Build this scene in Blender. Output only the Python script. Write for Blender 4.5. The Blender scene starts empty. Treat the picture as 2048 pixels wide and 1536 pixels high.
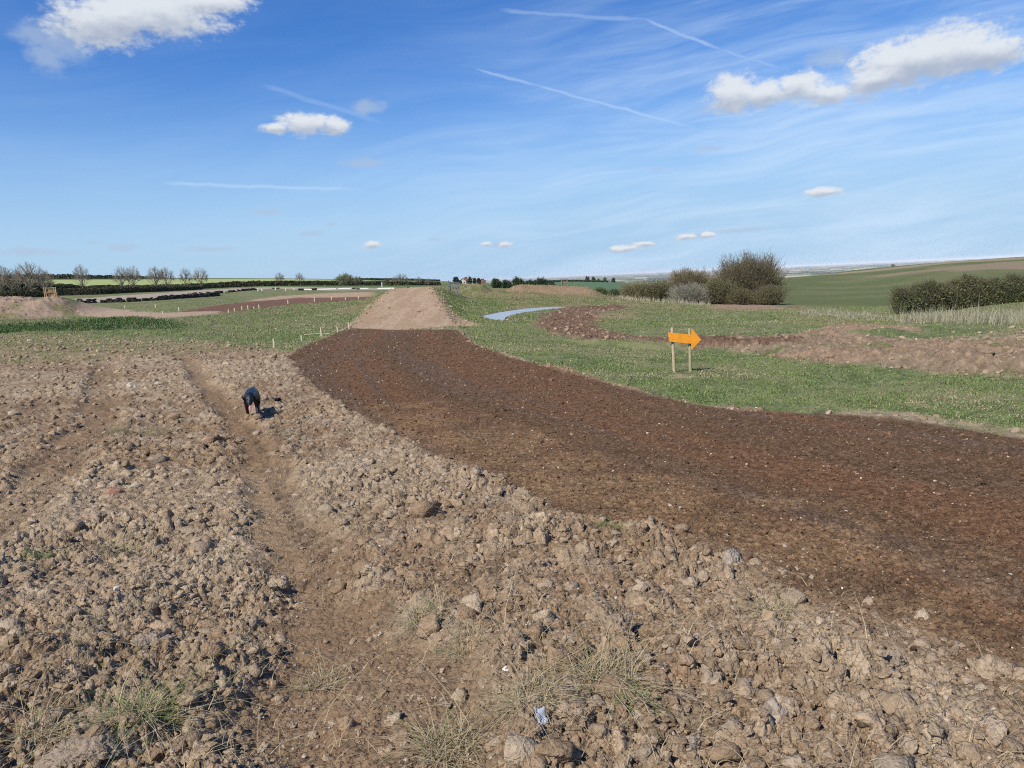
import bpy, math, random
import numpy as np
from mathutils import Matrix, Vector
rng = np.random.default_rng(7); random.seed(7)
S = bpy.context.scene; COL = S.collection
PI = math.pi
# ------------------------------------------------------------------ camera
F = 1520.0; H = 2.4
ROLL = math.atan(0.044); PITCH = math.atan(212*math.cos(ROLL)/F)
fw = np.array([0, math.cos(PITCH), -math.sin(PITCH)])
r0 = np.array([1.0, 0, 0]); u0 = np.array([0, math.sin(PITCH), math.cos(PITCH)])
rt = r0*math.cos(ROLL) - u0*math.sin(ROLL)
up = u0*math.cos(ROLL) + r0*math.sin(ROLL)
cd = bpy.data.cameras.new('camera'); cam = bpy.data.objects.new('camera', cd); COL.objects.link(cam)
cd.sensor_width = 36; cd.lens = F/2048*36; cd.clip_end = 90000; cd.clip_start = 0.05
cam.matrix_world = Matrix(((rt[0], up[0], -fw[0], 0), (rt[1], up[1], -fw[1], 0), (rt[2], up[2], -fw[2], H), (0, 0, 0, 1)))
S.camera = cam
def ray(px, py): return F*fw + rt*(px-1024) - up*(py-768)
def at(px, py, Y):
    d = ray(px, py); t = Y/d[1]; return np.array([d[0]*t, Y, H+d[2]*t])
def sm(a, b, x):
    t = np.clip((x-a)/(b-a), 0, 1); return t*t*(3-2*t)
# ------------------------------------------------------------------ numpy noise
def hsh(ix, iy, seed):
    h = (ix.astype(np.int64)*374761393 + iy.astype(np.int64)*668265263 + seed*974711) & 0xffffffff
    h = ((h ^ (h >> 13))*1274126177) & 0xffffffff
    h = ((h ^ (h >> 15))*2246822519) & 0xffffffff
    return ((h ^ (h >> 16)) & 0xffffff)/float(0xffffff)
def vn(x, y, seed=0):
    xi = np.floor(x); yi = np.floor(y); fx = x-xi; fy = y-yi
    fx = fx*fx*(3-2*fx); fy = fy*fy*(3-2*fy)
    a = hsh(xi, yi, seed); b = hsh(xi+1, yi, seed); c = hsh(xi, yi+1, seed); d = hsh(xi+1, yi+1, seed)
    return (a+(b-a)*fx)*(1-fy)+(c+(d-c)*fx)*fy
def fbm(x, y, oct=4, seed=0):
    s = 0; a = .5; t = 0
    for i in range(oct):
        s = s+a*vn(x*2**i+17.3*i, y*2**i-9.1*i, seed+i); t += a; a *= .5
    return s/t
def wor(x, y, seed=0):
    """cobble field: returns dome height 0..1 with a random height per cell, and a cell id"""
    xi = np.floor(x); yi = np.floor(y)
    best = np.full(x.shape, 9.0); sec = np.full(x.shape, 9.0); idv = np.zeros(x.shape)
    for i in (-1, 0, 1):
        for j in (-1, 0, 1):
            cx = xi+i; cy = yi+j
            px = cx+.15+.7*hsh(cx, cy, seed); py = cy+.15+.7*hsh(cx, cy, seed+1)
            d = (px-x)**2+(py-y)**2
            c = d < best
            sec = np.where(c, best, np.minimum(sec, d)); idv = np.where(c, hsh(cx, cy, seed+2), idv); best = np.where(c, d, best)
    e = np.sqrt(sec)-np.sqrt(best)
    dome = 1-(1-np.clip(e/.62, 0, 1))**2.2
    return dome*(.3+.7*idv), idv
# ------------------------------------------------------------------ base terrain
CP = [(300,587,160),(300,596,125),(200,606,115),(430,594,135),(510,580,180),(480,576,200),(700,576,190),(700,584,130),
      (150,600,130),(200,588,170),(400,578,230),(200,578,235),(560,572,235),(700,570.5,245),(800,571,235),(0,580,235),
      (200,565,380),(0,568,380),(400,567,380),(560,563,380),(750,565,380),(900,566,380),
      (0,559,520),(100,558,520),(200,557.5,520),(400,557,520),(560,557,520),(750,560,520),(900,563,520),(960,566,470),(930,569,420),
      (0,596,150),(0,640,70),(100,640,72),(150,645,62),(450,622,70),(650,600,100),(650,592,120),(500,640,58),(350,632,62),(740,602,80),
      (1000,640,46),(1140,614,60),(1100,601,72),(1050,595,80),(1040,577,150),(1150,572,300),(1150,564,440),(1250,566,400),
      (1200,592,110),(1270,598,112),(1360,605,112),(1500,609,112),(1330,578,250),(1565,556,420),(1300,608,70),(1450,620,62),
      (1650,600,150),(1700,570,300),(1700,542,500),(1800,532.5,500),(1900,524,500),(2048,514,500),(2048,560,230),(1900,580,180),
      (1800,627,58),(1930,620,55),(2048,604,58),(1700,640,45),(1900,640,40),(2048,650,38),(1500,650,38),(1850,670,27),
      (1250,660,38),(2200,640,42),(2200,505,520),(2300,560,230),(960,570,640),(1150,577,640),(1300,582,640),(1450,578,640),(1565,568,640),(1700,552,640),(1900,533,640),(2048,522,640),(1350,572,400),(1450,568,420),(-150,560,380),(-150,553,520),(-200,620,90),(-200,590,160)]
P = [tuple(at(*c)) for c in CP]
P += [(0,0,.78),(0,2.4,.75),(2.5,2.6,.74),(-2.5,2.6,.74),(3,4.2,.56),(-3,4.2,.56),(0,4.4,.56),(0,6.5,.36),(5,7,.3),(-5,7,.3),(0,9.5,.12),
      (7,10,.06),(-8,10,.1),(0,14,0),(10,15,0),(-12,14,.05),(0,20,0),(14,20,0),(-15,20,0),(0,30,0),(18,28,-.1),(-20,30,0),(0,40,0),
      (-26,45,0),(0,-6,.8),(8,-4,.8),(-8,-4,.8),(0,-60,.5),(60,-60,0),(-60,-60,1),(80,10,-1),(-80,10,1),(0,-400,2),(400,0,2),(-400,0,8),
      (300,-300,3),(-300,-300,5),(20,5,.3),(-20,5,.4)]
P = np.array(P)
def wrp(x, y):
    r = np.sqrt(x*x+y*y)+1e-6; k = np.log1p(r/6)/r*6; return x*k, y*k
def tps(d2): return .5*d2*np.log(d2+1e-9)
pu, pv = wrp(P[:, 0], P[:, 1]); n = len(P)
A = np.zeros((n+3, n+3)); A[:n, :n] = tps((pu[:, None]-pu)**2+(pv[:, None]-pv)**2)+np.eye(n)*.003
A[:n, n] = 1; A[:n, n+1] = pu; A[:n, n+2] = pv; A[n:, :n] = A[:n, n:].T
W = np.linalg.solve(A, np.concatenate([P[:, 2], [0, 0, 0]]))
def base(x, y):
    sh = np.shape(x); x = np.ravel(np.asarray(x, float)); y = np.ravel(np.asarray(y, float))
    q = np.maximum(np.abs(y), .75*np.abs(x)); k = np.minimum(1, 900/np.maximum(q, 1))
    u, v = wrp(x*k, y*k)
    z = W[n]+W[n+1]*u+W[n+2]*v
    for i in range(n): z = z+W[i]*tps((u-pu[i])**2+(v-pv[i])**2)
    s = sm(560, 1900, q)
    z = z*(1-s)-72*s
    return z.reshape(sh)
def G(px, py):
    """where the line of sight of a pixel of the photograph meets the smooth ground"""
    d = ray(px, py); d = d/math.hypot(d[0], d[1])
    t = np.exp(np.linspace(math.log(1.5), math.log(900), 700))
    zz = H+d[2]*t - base(d[0]*t, d[1]*t)
    i = np.argmax(zz < 0) if (zz < 0).any() else 699
    if i > 0:
        a, b = zz[i-1], zz[i]; w = a/(a-b) if a != b else 0; tt = t[i-1]+(t[i]-t[i-1])*w
    else: tt = t[0]
    return (d[0]*tt, d[1]*tt)
def GP(pts): return np.array([G(*p) for p in pts])
def GY(pts): return np.array([at(px, 560, Y)[:2] for px, Y in pts])   # (column, distance) pairs
def sdist(poly, x, y, pad=6.0):
    """signed distance to a ground-plan polygon, positive inside"""
    out = np.full(x.shape, -99.0)
    m = (x > poly[:, 0].min()-pad) & (x < poly[:, 0].max()+pad) & (y > poly[:, 1].min()-pad) & (y < poly[:, 1].max()+pad)
    X = x[m]; Y = y[m]; d = np.full(X.shape, 1e9); ins = np.zeros(X.shape, bool)
    for i in range(len(poly)):
        ax, ay = poly[i]; bx, by = poly[(i+1) % len(poly)]
        ex, ey = bx-ax, by-ay; L = ex*ex+ey*ey+1e-12
        t = np.clip(((X-ax)*ex+(Y-ay)*ey)/L, 0, 1)
        d = np.minimum(d, (X-ax-ex*t)**2+(Y-ay-ey*t)**2)
        c = (ay > Y) != (by > Y)
        ins ^= c & (X < ex*(Y-ay)/(ey if ey else 1e-12)+ax)
    out[m] = np.where(ins, 1, -1)*np.sqrt(d)
    return out
def ldist(line, x, y):
    """distance to a polyline, arc position, side"""
    d = np.full(x.shape, 1e9); s = np.zeros(x.shape); side = np.zeros(x.shape); acc = 0
    for i in range(len(line)-1):
        ax, ay = line[i]; bx, by = line[i+1]; ex, ey = bx-ax, by-ay; Ln = math.hypot(ex, ey)
        t = np.clip(((x-ax)*ex+(y-ay)*ey)/(Ln*Ln), 0, 1)
        dd = np.hypot(x-ax-ex*t, y-ay-ey*t); c = dd < d
        d = np.where(c, dd, d); s = np.where(c, acc+t*Ln, s); side = np.where(c, ex*(y-ay)-ey*(x-ax), side); acc += Ln
    return d, s, np.sign(side)
# ------------------------------------------------------------------ plan of the place
trackP = GP([(690,660),(660,672),(610,692),(578,712),(590,738),(640,786),(700,826),(780,868),(870,908),(960,952),(1040,1000),(1120,1030),
             (1230,1055),(1330,1070),(1400,1100),(1500,1130),(1600,1188),(1760,1235),(1900,1300),(2060,1370),(2250,1480),(2500,1500),(2500,980),(2200,905),(2048,882),
             (1950,862),(1850,848),(1700,832),(1600,828),(1500,824),(1400,812),(1300,790),(1200,760),(1080,730),(1000,706),(950,688),(915,660)])
grassL = GP([(-300,680),(-300,655),(0,668),(100,672),(200,668),(330,672),(420,684),(500,697),(580,702),(640,686),(690,658),(700,648),(745,598),(680,600),(560,612),(500,620),(440,630),(330,640),(300,634),(180,628),(60,640),(-100,648),(-300,640)])
weeds = GP([(-80,672),(60,662),(200,660),(345,658),(350,648),(300,638),(180,633),(110,640),(30,650),(-80,655)])
roughLG = GP([(-300,668),(0,666),(200,668),(420,690),(500,700),(420,705),(300,712),(150,730),(-100,735),(-300,740)])
grassR = GP([(915,658),(950,690),(1080,730),(1200,760),(1300,790),(1400,812),(1600,829),(1700,832),(1850,850),(2060,884),(2300,935),(2300,800),(2048,756),(1900,742),(1750,728),(1620,722),(1500,708),(1400,692),(1280,690),(1180,684),(1110,664),(1075,648),(1090,626),(1000,645),(930,648)])
drystrip = GP([(1660,834),(1850,852),(2060,888),(2300,940),(2300,890),(2048,858),(1850,828),(1700,812)])
greyroad = GP([(100,600),(200,594.5),(300,587.5),(400,580.5),(480,576),(560,573.5),(700,575.5),(820,576),(820,580),(700,580.5),(560,577.5),(480,581),(400,590),(300,597.5),(200,604),(110,610)])
lightdirt = GP([(150,630),(300,640),(440,628),(445,622),(330,626),(250,620),(180,618)])
darktrL = GP([(350,634),(440,628),(500,619),(600,607),(740,599),(740,592),(600,594),(500,603),(420,612),(350,624)])
lightTrL = GP([(500,603),(600,595),(745,593),(745,584),(640,587),(560,592),(500,600)])
infield = GP([(1210,640),(1300,628),(1450,618),(1560,618),(1600,636),(1580,655),(1500,678),(1400,682),(1280,676),(1215,660)])
darkR = GP([(1068,650),(1085,630),(1130,616),(1230,610),(1260,614),(1200,632),(1185,652),(1240,672),(1340,682),(1460,684),(1600,690),(1600,700),(1400,700),(1300,694),(1180,686),(1110,668)])
bankR = GP([(1400,698),(1500,708),(1620,724),(1750,732),(1900,746),(2048,758),(2300,800),(2300,735),(2048,704),(1900,694),(1750,678),(1600,672),(1480,680),(1400,686)])
redmound = GP([(1590,668),(1700,650),(1830,656),(1850,668),(1700,672)])
bermB = GP([(1410,618),(1440,606),(1520,606),(1570,616),(1500,624)])
puddleP = GP([(965,630),(985,640),(1010,642),(1016,633),(1042,625),(1085,620),(1142,614),(1105,611),(1050,613),(1000,621)])
brownB = GP([(1195,652),(1205,618),(1300,606),(1440,602),(1600,604),(1640,640),(1700,645),(1690,660),(1600,650),(1560,622),(1400,622),(1290,632),(1230,650)])
midbank = GP([(925,600),(1000,606),(1100,608),(1230,606),(1330,606),(1240,592),(1180,580),(1040,575),(900,575)])
orange = GP([(1080,1010),(1300,1050),(1500,1100),(1700,1180),(2060,1330),(2060,1260),(1800,1130),(1600,1060),(1400,1000),(1250,950),(1050,880),(800,820),(850,880),(960,945)])
brightF = GY([(90,300),(250,290),(420,290),(600,290),(760,300),(880,330),(880,430),(600,500),(420,500),(250,470),(90,470)])
farG = GY([(1060,250),(1350,230),(1300,470),(1060,450)])
hillG = GY([(1540,118),(1760,80),(2150,70),(2300,560),(2000,640),(1500,640),(1480,300)])
strip1 = GY([(1600,405),(1800,385),(2060,380),(2200,380),(2200,425),(2060,425),(1800,425),(1600,425)])
strip2 = GY([(1760,330),(2200,270),(2200,370),(1900,350),(1760,345)])
strip3 = GY([(1860,130),(2200,120),(2200,235),(1980,225),(1860,200)])
rutA = GP([(330,690),(395,740),(425,790),(470,830),(505,880),(525,930),(545,985),(575,1050),(610,1120),(640,1200),(680,1300),(720,1400),(770,1536)])
rutB = GP([(230,680),(210,740),(205,800),(190,850),(140,905),(80,970),(0,1040),(-120,1120)])
trkLine = GP([(820,665),(800,720),(900,790),(1100,850),(1350,930),(1700,1030),(2200,1200)])
bankLine = GP([(1360,702),(1500,710),(1620,726),(1750,736),(1900,750),(2048,762),(2350,800)])[::-1]

def heightA(x, y, z):
    """earth works: ramp, mounds and banks set on the smooth ground"""
    base0 = z
    t = np.clip((y-40)/30, 0, 1); cx = -5.8-3.0*t; hw = 3.0-1.1*t
    zt = 1.9*(t**1.15)
    zt = np.where(y > 74, 1.9-1.5*sm(76, 96, y), zt)
    zt = np.where(y < 40, -.3*(40-y), zt)
    dx = x-cx
    e = np.maximum(0, np.abs(dx)-hw); run = np.where(dx > 0, 2.1, 1.5)
    edge = (fbm(x*.9, y*.9, 3, 5)-.5)*.5*sm(40, 44, y)
    ramp = zt-e/run+edge*sm(.0, .8, e)
    z = np.where((y > 38) & (y < 100) & (np.abs(dx) < 9), np.maximum(z, ramp), z)
    def bump(z, px, Y, h, sx, sy, fl=0, top=None):
        c = at(px, 560, Y); d = (np.maximum(np.abs(x-c[0])-fl, 0)/sx)**2+((y-Y)/sy)**2
        if top is not None: h = at(px, top, Y)[2]-float(base(c[0], Y))
        zt_ = base0+h*np.exp(-d)
        return np.maximum(z, zt_)
    z = bump(z, 104, 83, 0, 2.6, 6, 0, 594); z = bump(z, 15, 82, 0, 3.2, 6, 1.5, 595); z = bump(z, -120, 82, 0, 4, 6, 3, 596)
    z = bump(z, 932, 85, 0, 1.5, 4, 1.5, 568.5); z = bump(z, 1105, 88, 0, 2.4, 5, 3.4, 571); z = bump(z, 1020, 84, 0, 3, 4, 2, 583)
    z = bump(z, 1480, 47, .35, 1.0, 1.2, .9); z = bump(z, 1715, 28, .22, .8, .8, 1.0)
    z = bump(z, 1240, 50, .25, 1.5, 2, .8); z = bump(z, 1640, 40, .3, 1.0, 1.5, .3)
    d, s, side = ldist(bankLine, x, y)
    near = 1-np.clip(s/22.0, 0, 1); q = -d*side
    hb = (.08+.30*near)*sm(0, 1.5, q)*(1-.75*sm(2.2, 7, q))
    z = z+np.where((y > 8) & (y < 40) & (x > 2), hb, 0)
    d, s, side = ldist(trkLine, x, y)
    return z
def heightB(x, y, z, zone):
    """roughness of the surface, for every zone its own"""
    r = np.hypot(x, y)
    und = (fbm(x*.7, y*.7, 3, 31)-.5)*.22*zone['clod']
    z = z+und*(1-.6*sm(30, 80, r))
    f1 = fbm(x*1.1, y*1.1, 3, 40)
    rough = np.clip(.5+1.5*(f1-.35), .5, 1.2)
    m = zone['clod']*(1-.82*zone['rut'])*rough
    wx = x+(fbm(x*9, y*9, 3, 50)-.5)*.10; wy = y+(fbm(x*9, y*9, 3, 60)-.5)*.10
    a, ia = wor(wx*3.6, wy*3.6, 70); b, ib = wor(wx*8.5, wy*8.5, 80); c, ic = wor(x*21, y*21, 90)
    big = sm(.45, .65, fbm(x*.9+7, y*.9, 2, 99))
    z = z+m*(a*.088*(.3+big)+b*.06+c*.034)+m*((np.abs(fbm(x*30, y*30, 3, 44)-.5))*-.09+(fbm(x*11, y*11, 3, 45)-.5)*.07)
    g, ig = wor(x*14, y*14, 95); k, ik = wor(x*34, y*34, 96)
    mt = zone['track']
    z = z+mt*(g*.022*(.4+fbm(x*2, y*2, 2, 11))+k*.014+(fbm(x*40, y*40, 2, 15)-.5)*.012+(fbm(x*3, y*3, 3, 12)-.5)*.04)
    ld, ls, _ = zone['rutinfo']
    lugs = sm(.25, .75, np.abs(((ls*4.2+ld*2.2+fbm(x*2.5, y*2.5, 3, 13)*1.6) % 1)-.5)*2)
    z = z-zone['rut']*(.062+.028*sm(4, 8, y)-.04*lugs*sm(.40, .22, ld)*(.25+.75*sm(4, 7.5, y))-c*.008-b*.006)+zone['rutlip']*.016
    mg = zone['grass']
    z = z+mg*((fbm(x*1.5, y*1.5, 3, 21)-.5)*.10+(fbm(x*9, y*9, 3, 22)-.5)*.04)
    mb = zone['bank']
    z = z+mb*((a-.3)*.075+(b-.3)*.08+(c-.3)*.04+(fbm(x*1.2, y*1.2, 3, 24)-.5)*.25)
    z = z+zone['gravel']*((b-.3)*.012+(fbm(x*.8, y*.8, 3, 25)-.5)*.05)
    return z, (ia, ib, ic, ig, ik)
def zones(x, y):
    r = np.hypot(x, y); w = (fbm(x*.8, y*.8, 3, 3)-.5)*.7+(fbm(x*5, y*5, 3, 4)-.5)*.35
    z = {}
    dt = sdist(trackP, x, y); z['dtrack'] = dt
    ew = .10+.35*sm(6, 4, y); tr = sm(-ew, ew+.04, dt+w*(.6+.6*sm(6, 3, y)))
    gl = sm(-.6, .6, sdist(grassL, x, y)+w*2); wd = sm(-.6, .6, sdist(weeds, x, y)+w*1.5)
    gr = sm(-.15, .2, sdist(grassR, x, y)+w*.6); rl = sm(-1, 1.5, sdist(roughLG, x, y)+w*5)
    rd, rs, sd = ldist(rutA, x, y); rd2, rs2, sd2 = ldist(rutB, x, y)
    rw = .24+.10*sm(5, 3, y)+(fbm(x*1.3, y*1.3, 2, 9)-.5)*.35
    ra = sm(rw+.2, rw-.12, rd+w*.35); rb = sm(.50, .2, rd2+w*.6)*.7
    c = rd < rd2
    z['rutinfo'] = (np.where(c, rd, rd2), np.where(c, rs, rs2), sd)
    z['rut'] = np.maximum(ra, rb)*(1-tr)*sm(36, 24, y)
    z['rutlip'] = (np.exp(-((rd-rw-.16)/.14)**2)+np.exp(-((rd2-.58)/.14)**2))*(1-tr)*sm(30, 20, y)
    t = np.clip((y-40)/30, 0, 1); dx = x-(-5.8-3.0*t); hw = 3.0-1.1*t
    onr = (y > 39.5+w) & (y < 78)
    ramp = np.where(onr, sm(.5, -.1, np.abs(dx)-hw+w*.8-1.1*(dx > 0)*sm(58, 41, y)), 0)
    rslope = np.where((y > 44) & (y < 100), sm(9, 7, np.abs(dx)), 0)*(1-ramp)
    pd = sm(-.35, .1, sdist(puddleP, x, y)); z['puddle'] = pd
    bk = sm(-.25, .2, sdist(bankR, x, y)+w*.5); rm = sm(-.3, .3, sdist(redmound, x, y)+w); bb = sm(-.3, .3, sdist(bermB, x, y)+w)
    dr = sm(-.4, .4, sdist(darkR, x, y)+w*1.2); inf = sm(-.5, .5, sdist(infield, x, y)+w*2)
    dl = sm(-.5, .5, sdist(darktrL, x, y)+w*2); ll = sm(-.8, .8, sdist(lightTrL, x, y)+w*2); ld = sm(-.6, .6, sdist(lightdirt, x, y)+w*2)
    rd_ = sm(-.4, .4, sdist(greyroad, x, y)+w)
    mnd = np.exp(-((x+53)/8)**2-((y-78)/7.5)**2); mnd = sm(.25, .5, mnd+w*.4)
    mb = sm(-.5, .5, sdist(midbank, x, y)+w*3)
    z.update(tr=tr, gl=gl, wd=wd, gr=gr, rl=rl, ramp=ramp, rs=rslope, bk=bk, rm=rm, bb=bb, dr=dr, inf=inf, dl=dl, ll=ll, ld=ld, road=rd_, mnd=mnd, mb=mb)
    ds = sm(-.2, .3, sdist(drystrip, x, y)+w*.8); z['ds'] = ds*gr
    track = tr
    grass = np.clip(gl+gr*(1-.3*ds)+rslope+inf+wd, 0, 1)*(1-tr)*(1-ramp)*(1-bk)*(1-dr)*(1-dl)*(1-ld)*(1-mnd)
    far = sm(32, 44, y)*(x < 2)+sm(20, 26, y)*(x >= 2)
    grass = np.maximum(grass, far*(1-ramp)*(1-bk)*(1-dr)*(1-dl)*(1-ll)*(1-ld)*(1-rd_)*(1-mnd)*(1-rm)*(1-bb)*(1-tr))
    z['grass'] = grass*(1-pd); z['track'] = np.maximum(track, dr*.9)
    z['bank'] = np.clip(bk+mnd*1.4+rm*.5+dr*.7+bb*.5+rslope*.5, 0, 1.5)*(1-tr)
    z['gravel'] = np.clip(ramp+ll+ld+rd_, 0, 1)*(1-tr)
    z['clod'] = (1-track)*(1-grass)*(1-np.clip(z['bank'], 0, 1))*(1-z['gravel'])*sm(60, 50, r)
    z['w'] = w
    return z
def lerp(a, b, t): return a+(b-a)*t[..., None]
def C(*c): return np.array(c, float)
def colour(x, y, z, ids):
    """albedo of the ground"""
    ia, ib, ic, ig, ik = ids
    n1 = fbm(x*.35, y*.35, 4, 111); n2 = fbm(x*2.2, y*2.2, 3, 112); n3 = fbm(x*.05, y*.05, 4, 113); n4 = fbm(x*12, y*12, 2, 114)
    def jit(c, a): return c[None, :]*(1+a*(n4-.5)+a*(ib-.5)*.5+a*.6*(n2-.5))[:, None]
    soil = lerp(C(.298, .218, .138), C(.235, .160, .096), sm(.4, .62, n1)); soil = lerp(soil, C(.36, .285, .195), sm(.52, .68, n2)*.6)
    soil = lerp(soil, C(.36, .275, .18), sm(.6, .9, ia)*.5)*(1+.35*(ib-.5)+.45*(ic-.5)+.5*(n4-.5))[:, None]
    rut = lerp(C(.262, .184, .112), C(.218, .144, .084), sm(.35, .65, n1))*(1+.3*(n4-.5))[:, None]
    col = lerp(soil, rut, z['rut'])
    # dark raked track with long streaks of red and grey earth
    d, s, side = ldist(trkLine, x, y); q = d*side
    st = fbm(q*1.1+40, s*.06, 4, 120); st2 = fbm(q*3+4, s*.12, 3, 121)
    tc = lerp(C(.125, .078, .045), C(.152, .084, .046), sm(.42, .6, st)); tc = lerp(tc, C(.125, .088, .064), sm(.5, .7, st2)*.6)
    tc = lerp(tc, C(.265, .168, .088), sm(-.9, .5, sdist(orange, x, y)+(n2-.5)*2.5)*sm(.0, .5, n2+.1)*.62)
    tc = tc*(1+.5*(ig-.5)+.4*(ik-.5)+.3*(n4-.5))[:, None]
    # grasses
    gA = C(.135, .16, .068); gB = C(.19, .19, .092); dryc = C(.27, .23, .13)
    gc = lerp(jit(gA, .8), gB, sm(.4, .65, n1)); gc = lerp(gc, dryc, sm(.5, .72, n2)*.35)
    hr = sm(20, 60, np.hypot(x, y))
    gc = lerp(gc, C(.165, .18, .08)*1.0, hr*.3)
    gc = lerp(gc, C(.07, .125, .035), z['wd']*.8)
    olive = lerp(C(.15, .155, .06), C(.24, .19, .10), sm(.35, .65, fbm(x*.5, y*.25, 4, 130)))
    gcF = np.where(((y > 60) & (x < 8) & (x > -14))[:, None], olive, gc)
    gcF = lerp(gcF, olive, z['mb'])
    gcF = lerp(gcF, C(.20, .165, .085), sm(.5, .8, n3)*sm(30, 60, y)*.4)
    bp_ = sm(-.8, .8, sdist(brownB, x, y)+(n2-.5)*4); gcF = lerp(gcF, lerp(C(.27, .20, .12), C(.19, .165, .08), sm(.4, .6, n1)), bp_*.75)
    rsR = z['rs']*(x > -8)
    gcF = lerp(gcF, C(.10, .135, .045), rsR*sm(80, 70, y)); gcF = lerp(gcF, C(.30, .25, .16), z['rs']*sm(.55, .7, n2)*.7)  # ramp's right flank: grass green darkened, its shade put into the colour; then dry patches
    gcF = lerp(gcF, C(.36, .285, .18), z['ds']*sm(.2, .5, n2))
    col = lerp(col, gcF, z['grass'])
    col = lerp(col, lerp(C(.16, .165, .07), soil[0]*0+C(.27, .21, .12), sm(.38, .58, n2)), z['rl']*(1-z['tr'])*.85)
    far = (y > 190) | (np.hypot(x, y) > 230)
    fc = lerp(C(.115, .155, .06), C(.145, .17, .075), sm(.4, .6, n3))
    col = np.where(far[:, None], fc, col)
    col = lerp(col, C(.34, .38, .15), sm(-6, 6, sdist(brightF, x, y, 20)))
    col = lerp(col, C(.10, .165, .085), sm(-6, 6, sdist(farG, x, y, 20)))
    hg = lerp(C(.112, .132, .052), C(.145, .15, .066), sm(.4, .6, n3))
    col = lerp(col, hg, sm(-4, 4, sdist(hillG, x, y, 20)))
    for p_, c_, a_ in ((strip1, C(.29, .23, .14), .95), (strip2, C(.25, .19, .12), .9), (strip3, C(.15, .135, .065), .6)):
        col = lerp(col, c_, sm(-6, 8, sdist(p_, x, y, 20)+(n3-.5)*30)*a_)
    # earthworks
    red = lerp(C(.33, .225, .15), C(.27, .18, .11), sm(.4, .6, n2))
    bank = lerp(C(.235, .178, .115), C(.28, .196, .127), sm(.4, .6, n1)); bank = lerp(bank, C(.10, .14, .045), sm(.58, .68, fbm(x*.9, y*1.4, 3, 140))*.7)
    bank = bank*(1+.5*(ib-.5)+.4*(n4-.5))[:, None]
    col = lerp(col, bank, z['bk']); col = lerp(col, lerp(C(.34, .245, .17), C(.22, .19, .09), sm(.45, .65, fbm(x*.3, y*.3, 3, 141))), z['mnd'])
    col = lerp(col, red, np.maximum(z['rm'], z['bb'])*.85)
    col = lerp(col, jit(C(.17, .105, .068), 1.1), z['dr']); col = lerp(col, jit(C(.165, .095, .062), .8), z['dl'])
    col = lerp(col, jit(C(.37, .26, .17), .4), z['ll']); col = lerp(col, jit(C(.38, .28, .19), .4), z['ld'])
    mnd2 = np.exp(-(np.maximum(np.abs(x-4.7)-3.4, 0)/2.2)**2-((y-86)/4)**2)
    col = lerp(col, C(.33, .21, .135), sm(.35, .6, mnd2+(n2-.5)*.6)*.8)
    rc = lerp(C(.37, .255, .158), C(.41, .295, .188), sm(.4, .6, fbm(x*2.5, y*.2, 3, 142)))*(1+.5*(n4-.5))[:, None]
    col = lerp(col, rc, z['ramp']); col = lerp(col, C(.36, .30, .22)*1.0, z['road']*.95)
    col = lerp(col, tc, z['tr'])
    sgp = at(1366, 742, 18.1); col = lerp(col, C(.34, .26, .17), sm(.38, .15, np.hypot(x-sgp[0], y-sgp[1])+(n2-.5)*.3))
    col = lerp(col, C(.12, .10, .07), z['puddle'])
    # the plain far below
    pl = sm(900, 1500, np.maximum(np.abs(y), np.abs(x)))
    pid = wor(x/520, y/900, 150)[1]; pid2 = wor(x/190, y/420, 151)[1]
    pc = lerp(C(.30, .27, .17), C(.12, .17, .07), sm(.4, .6, pid)); pc = lerp(pc, C(.46, .40, .28), sm(.78, .8, pid2)); pc = lerp(pc, C(.06, .07, .05), sm(.5, .62, fbm(x/300, y/1500, 3, 152)))
    col = lerp(col, pc, pl)
    return np.clip(col, .01, .9)
# ------------------------------------------------------------------ mesh + material helpers
def mk(name, V, Fc, mats, parent=None, col=None, smooth=True, link=True):
    V = np.asarray(V, np.float32); Fc = np.asarray(Fc, np.int32); k = Fc.shape[1]
    me = bpy.data.meshes.new(name)
    me.vertices.add(len(V)); me.vertices.foreach_set('co', V.ravel())
    me.loops.add(Fc.size); me.loops.foreach_set('vertex_index', Fc.ravel())
    me.polygons.add(len(Fc)); me.polygons.foreach_set('loop_start', np.arange(0, Fc.size, k, dtype=np.int32))
    me.polygons.foreach_set('use_smooth', np.full(len(Fc), smooth))
    if col is not None:
        a = me.color_attributes.new('tint', 'FLOAT_COLOR', 'POINT')
        c4 = np.ones((len(V), 4), np.float32); c4[:, :3] = col; a.data.foreach_set('color', c4.ravel())
    me.update(calc_edges=True); me.validate()
    me.materials.append(mats)
    o = bpy.data.objects.new(name, me); COL.objects.link(o)
    if parent is not None: o.parent = parent
    return o
def tag(o, label=None, cat=None, group=None, kind=None):
    if label: o['label'] = label
    if cat: o['category'] = cat
    if group: o['group'] = group
    if kind: o['kind'] = kind
    return o
def empty(name, loc, rz=0, label=None, cat=None, group=None):
    o = bpy.data.objects.new(name, None); COL.objects.link(o); o.location = loc; o.rotation_euler = (0, 0, rz)
    o.empty_display_size = .2
    return tag(o, label, cat, group)
def dup(root, loc, rz=0, sc=None, label=None, group=None):
    r = root.copy(); COL.objects.link(r); r.location = loc; r.rotation_euler = (0, 0, rz)
    if sc is not None: r.scale = sc
    if label: r['label'] = label
    if group: r['group'] = group
    for ch in list(root.children):
        c = ch.copy(); COL.objects.link(c); c.parent = r
        for g in list(ch.children):
            d = g.copy(); COL.objects.link(d); d.parent = c
    return r
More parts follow.
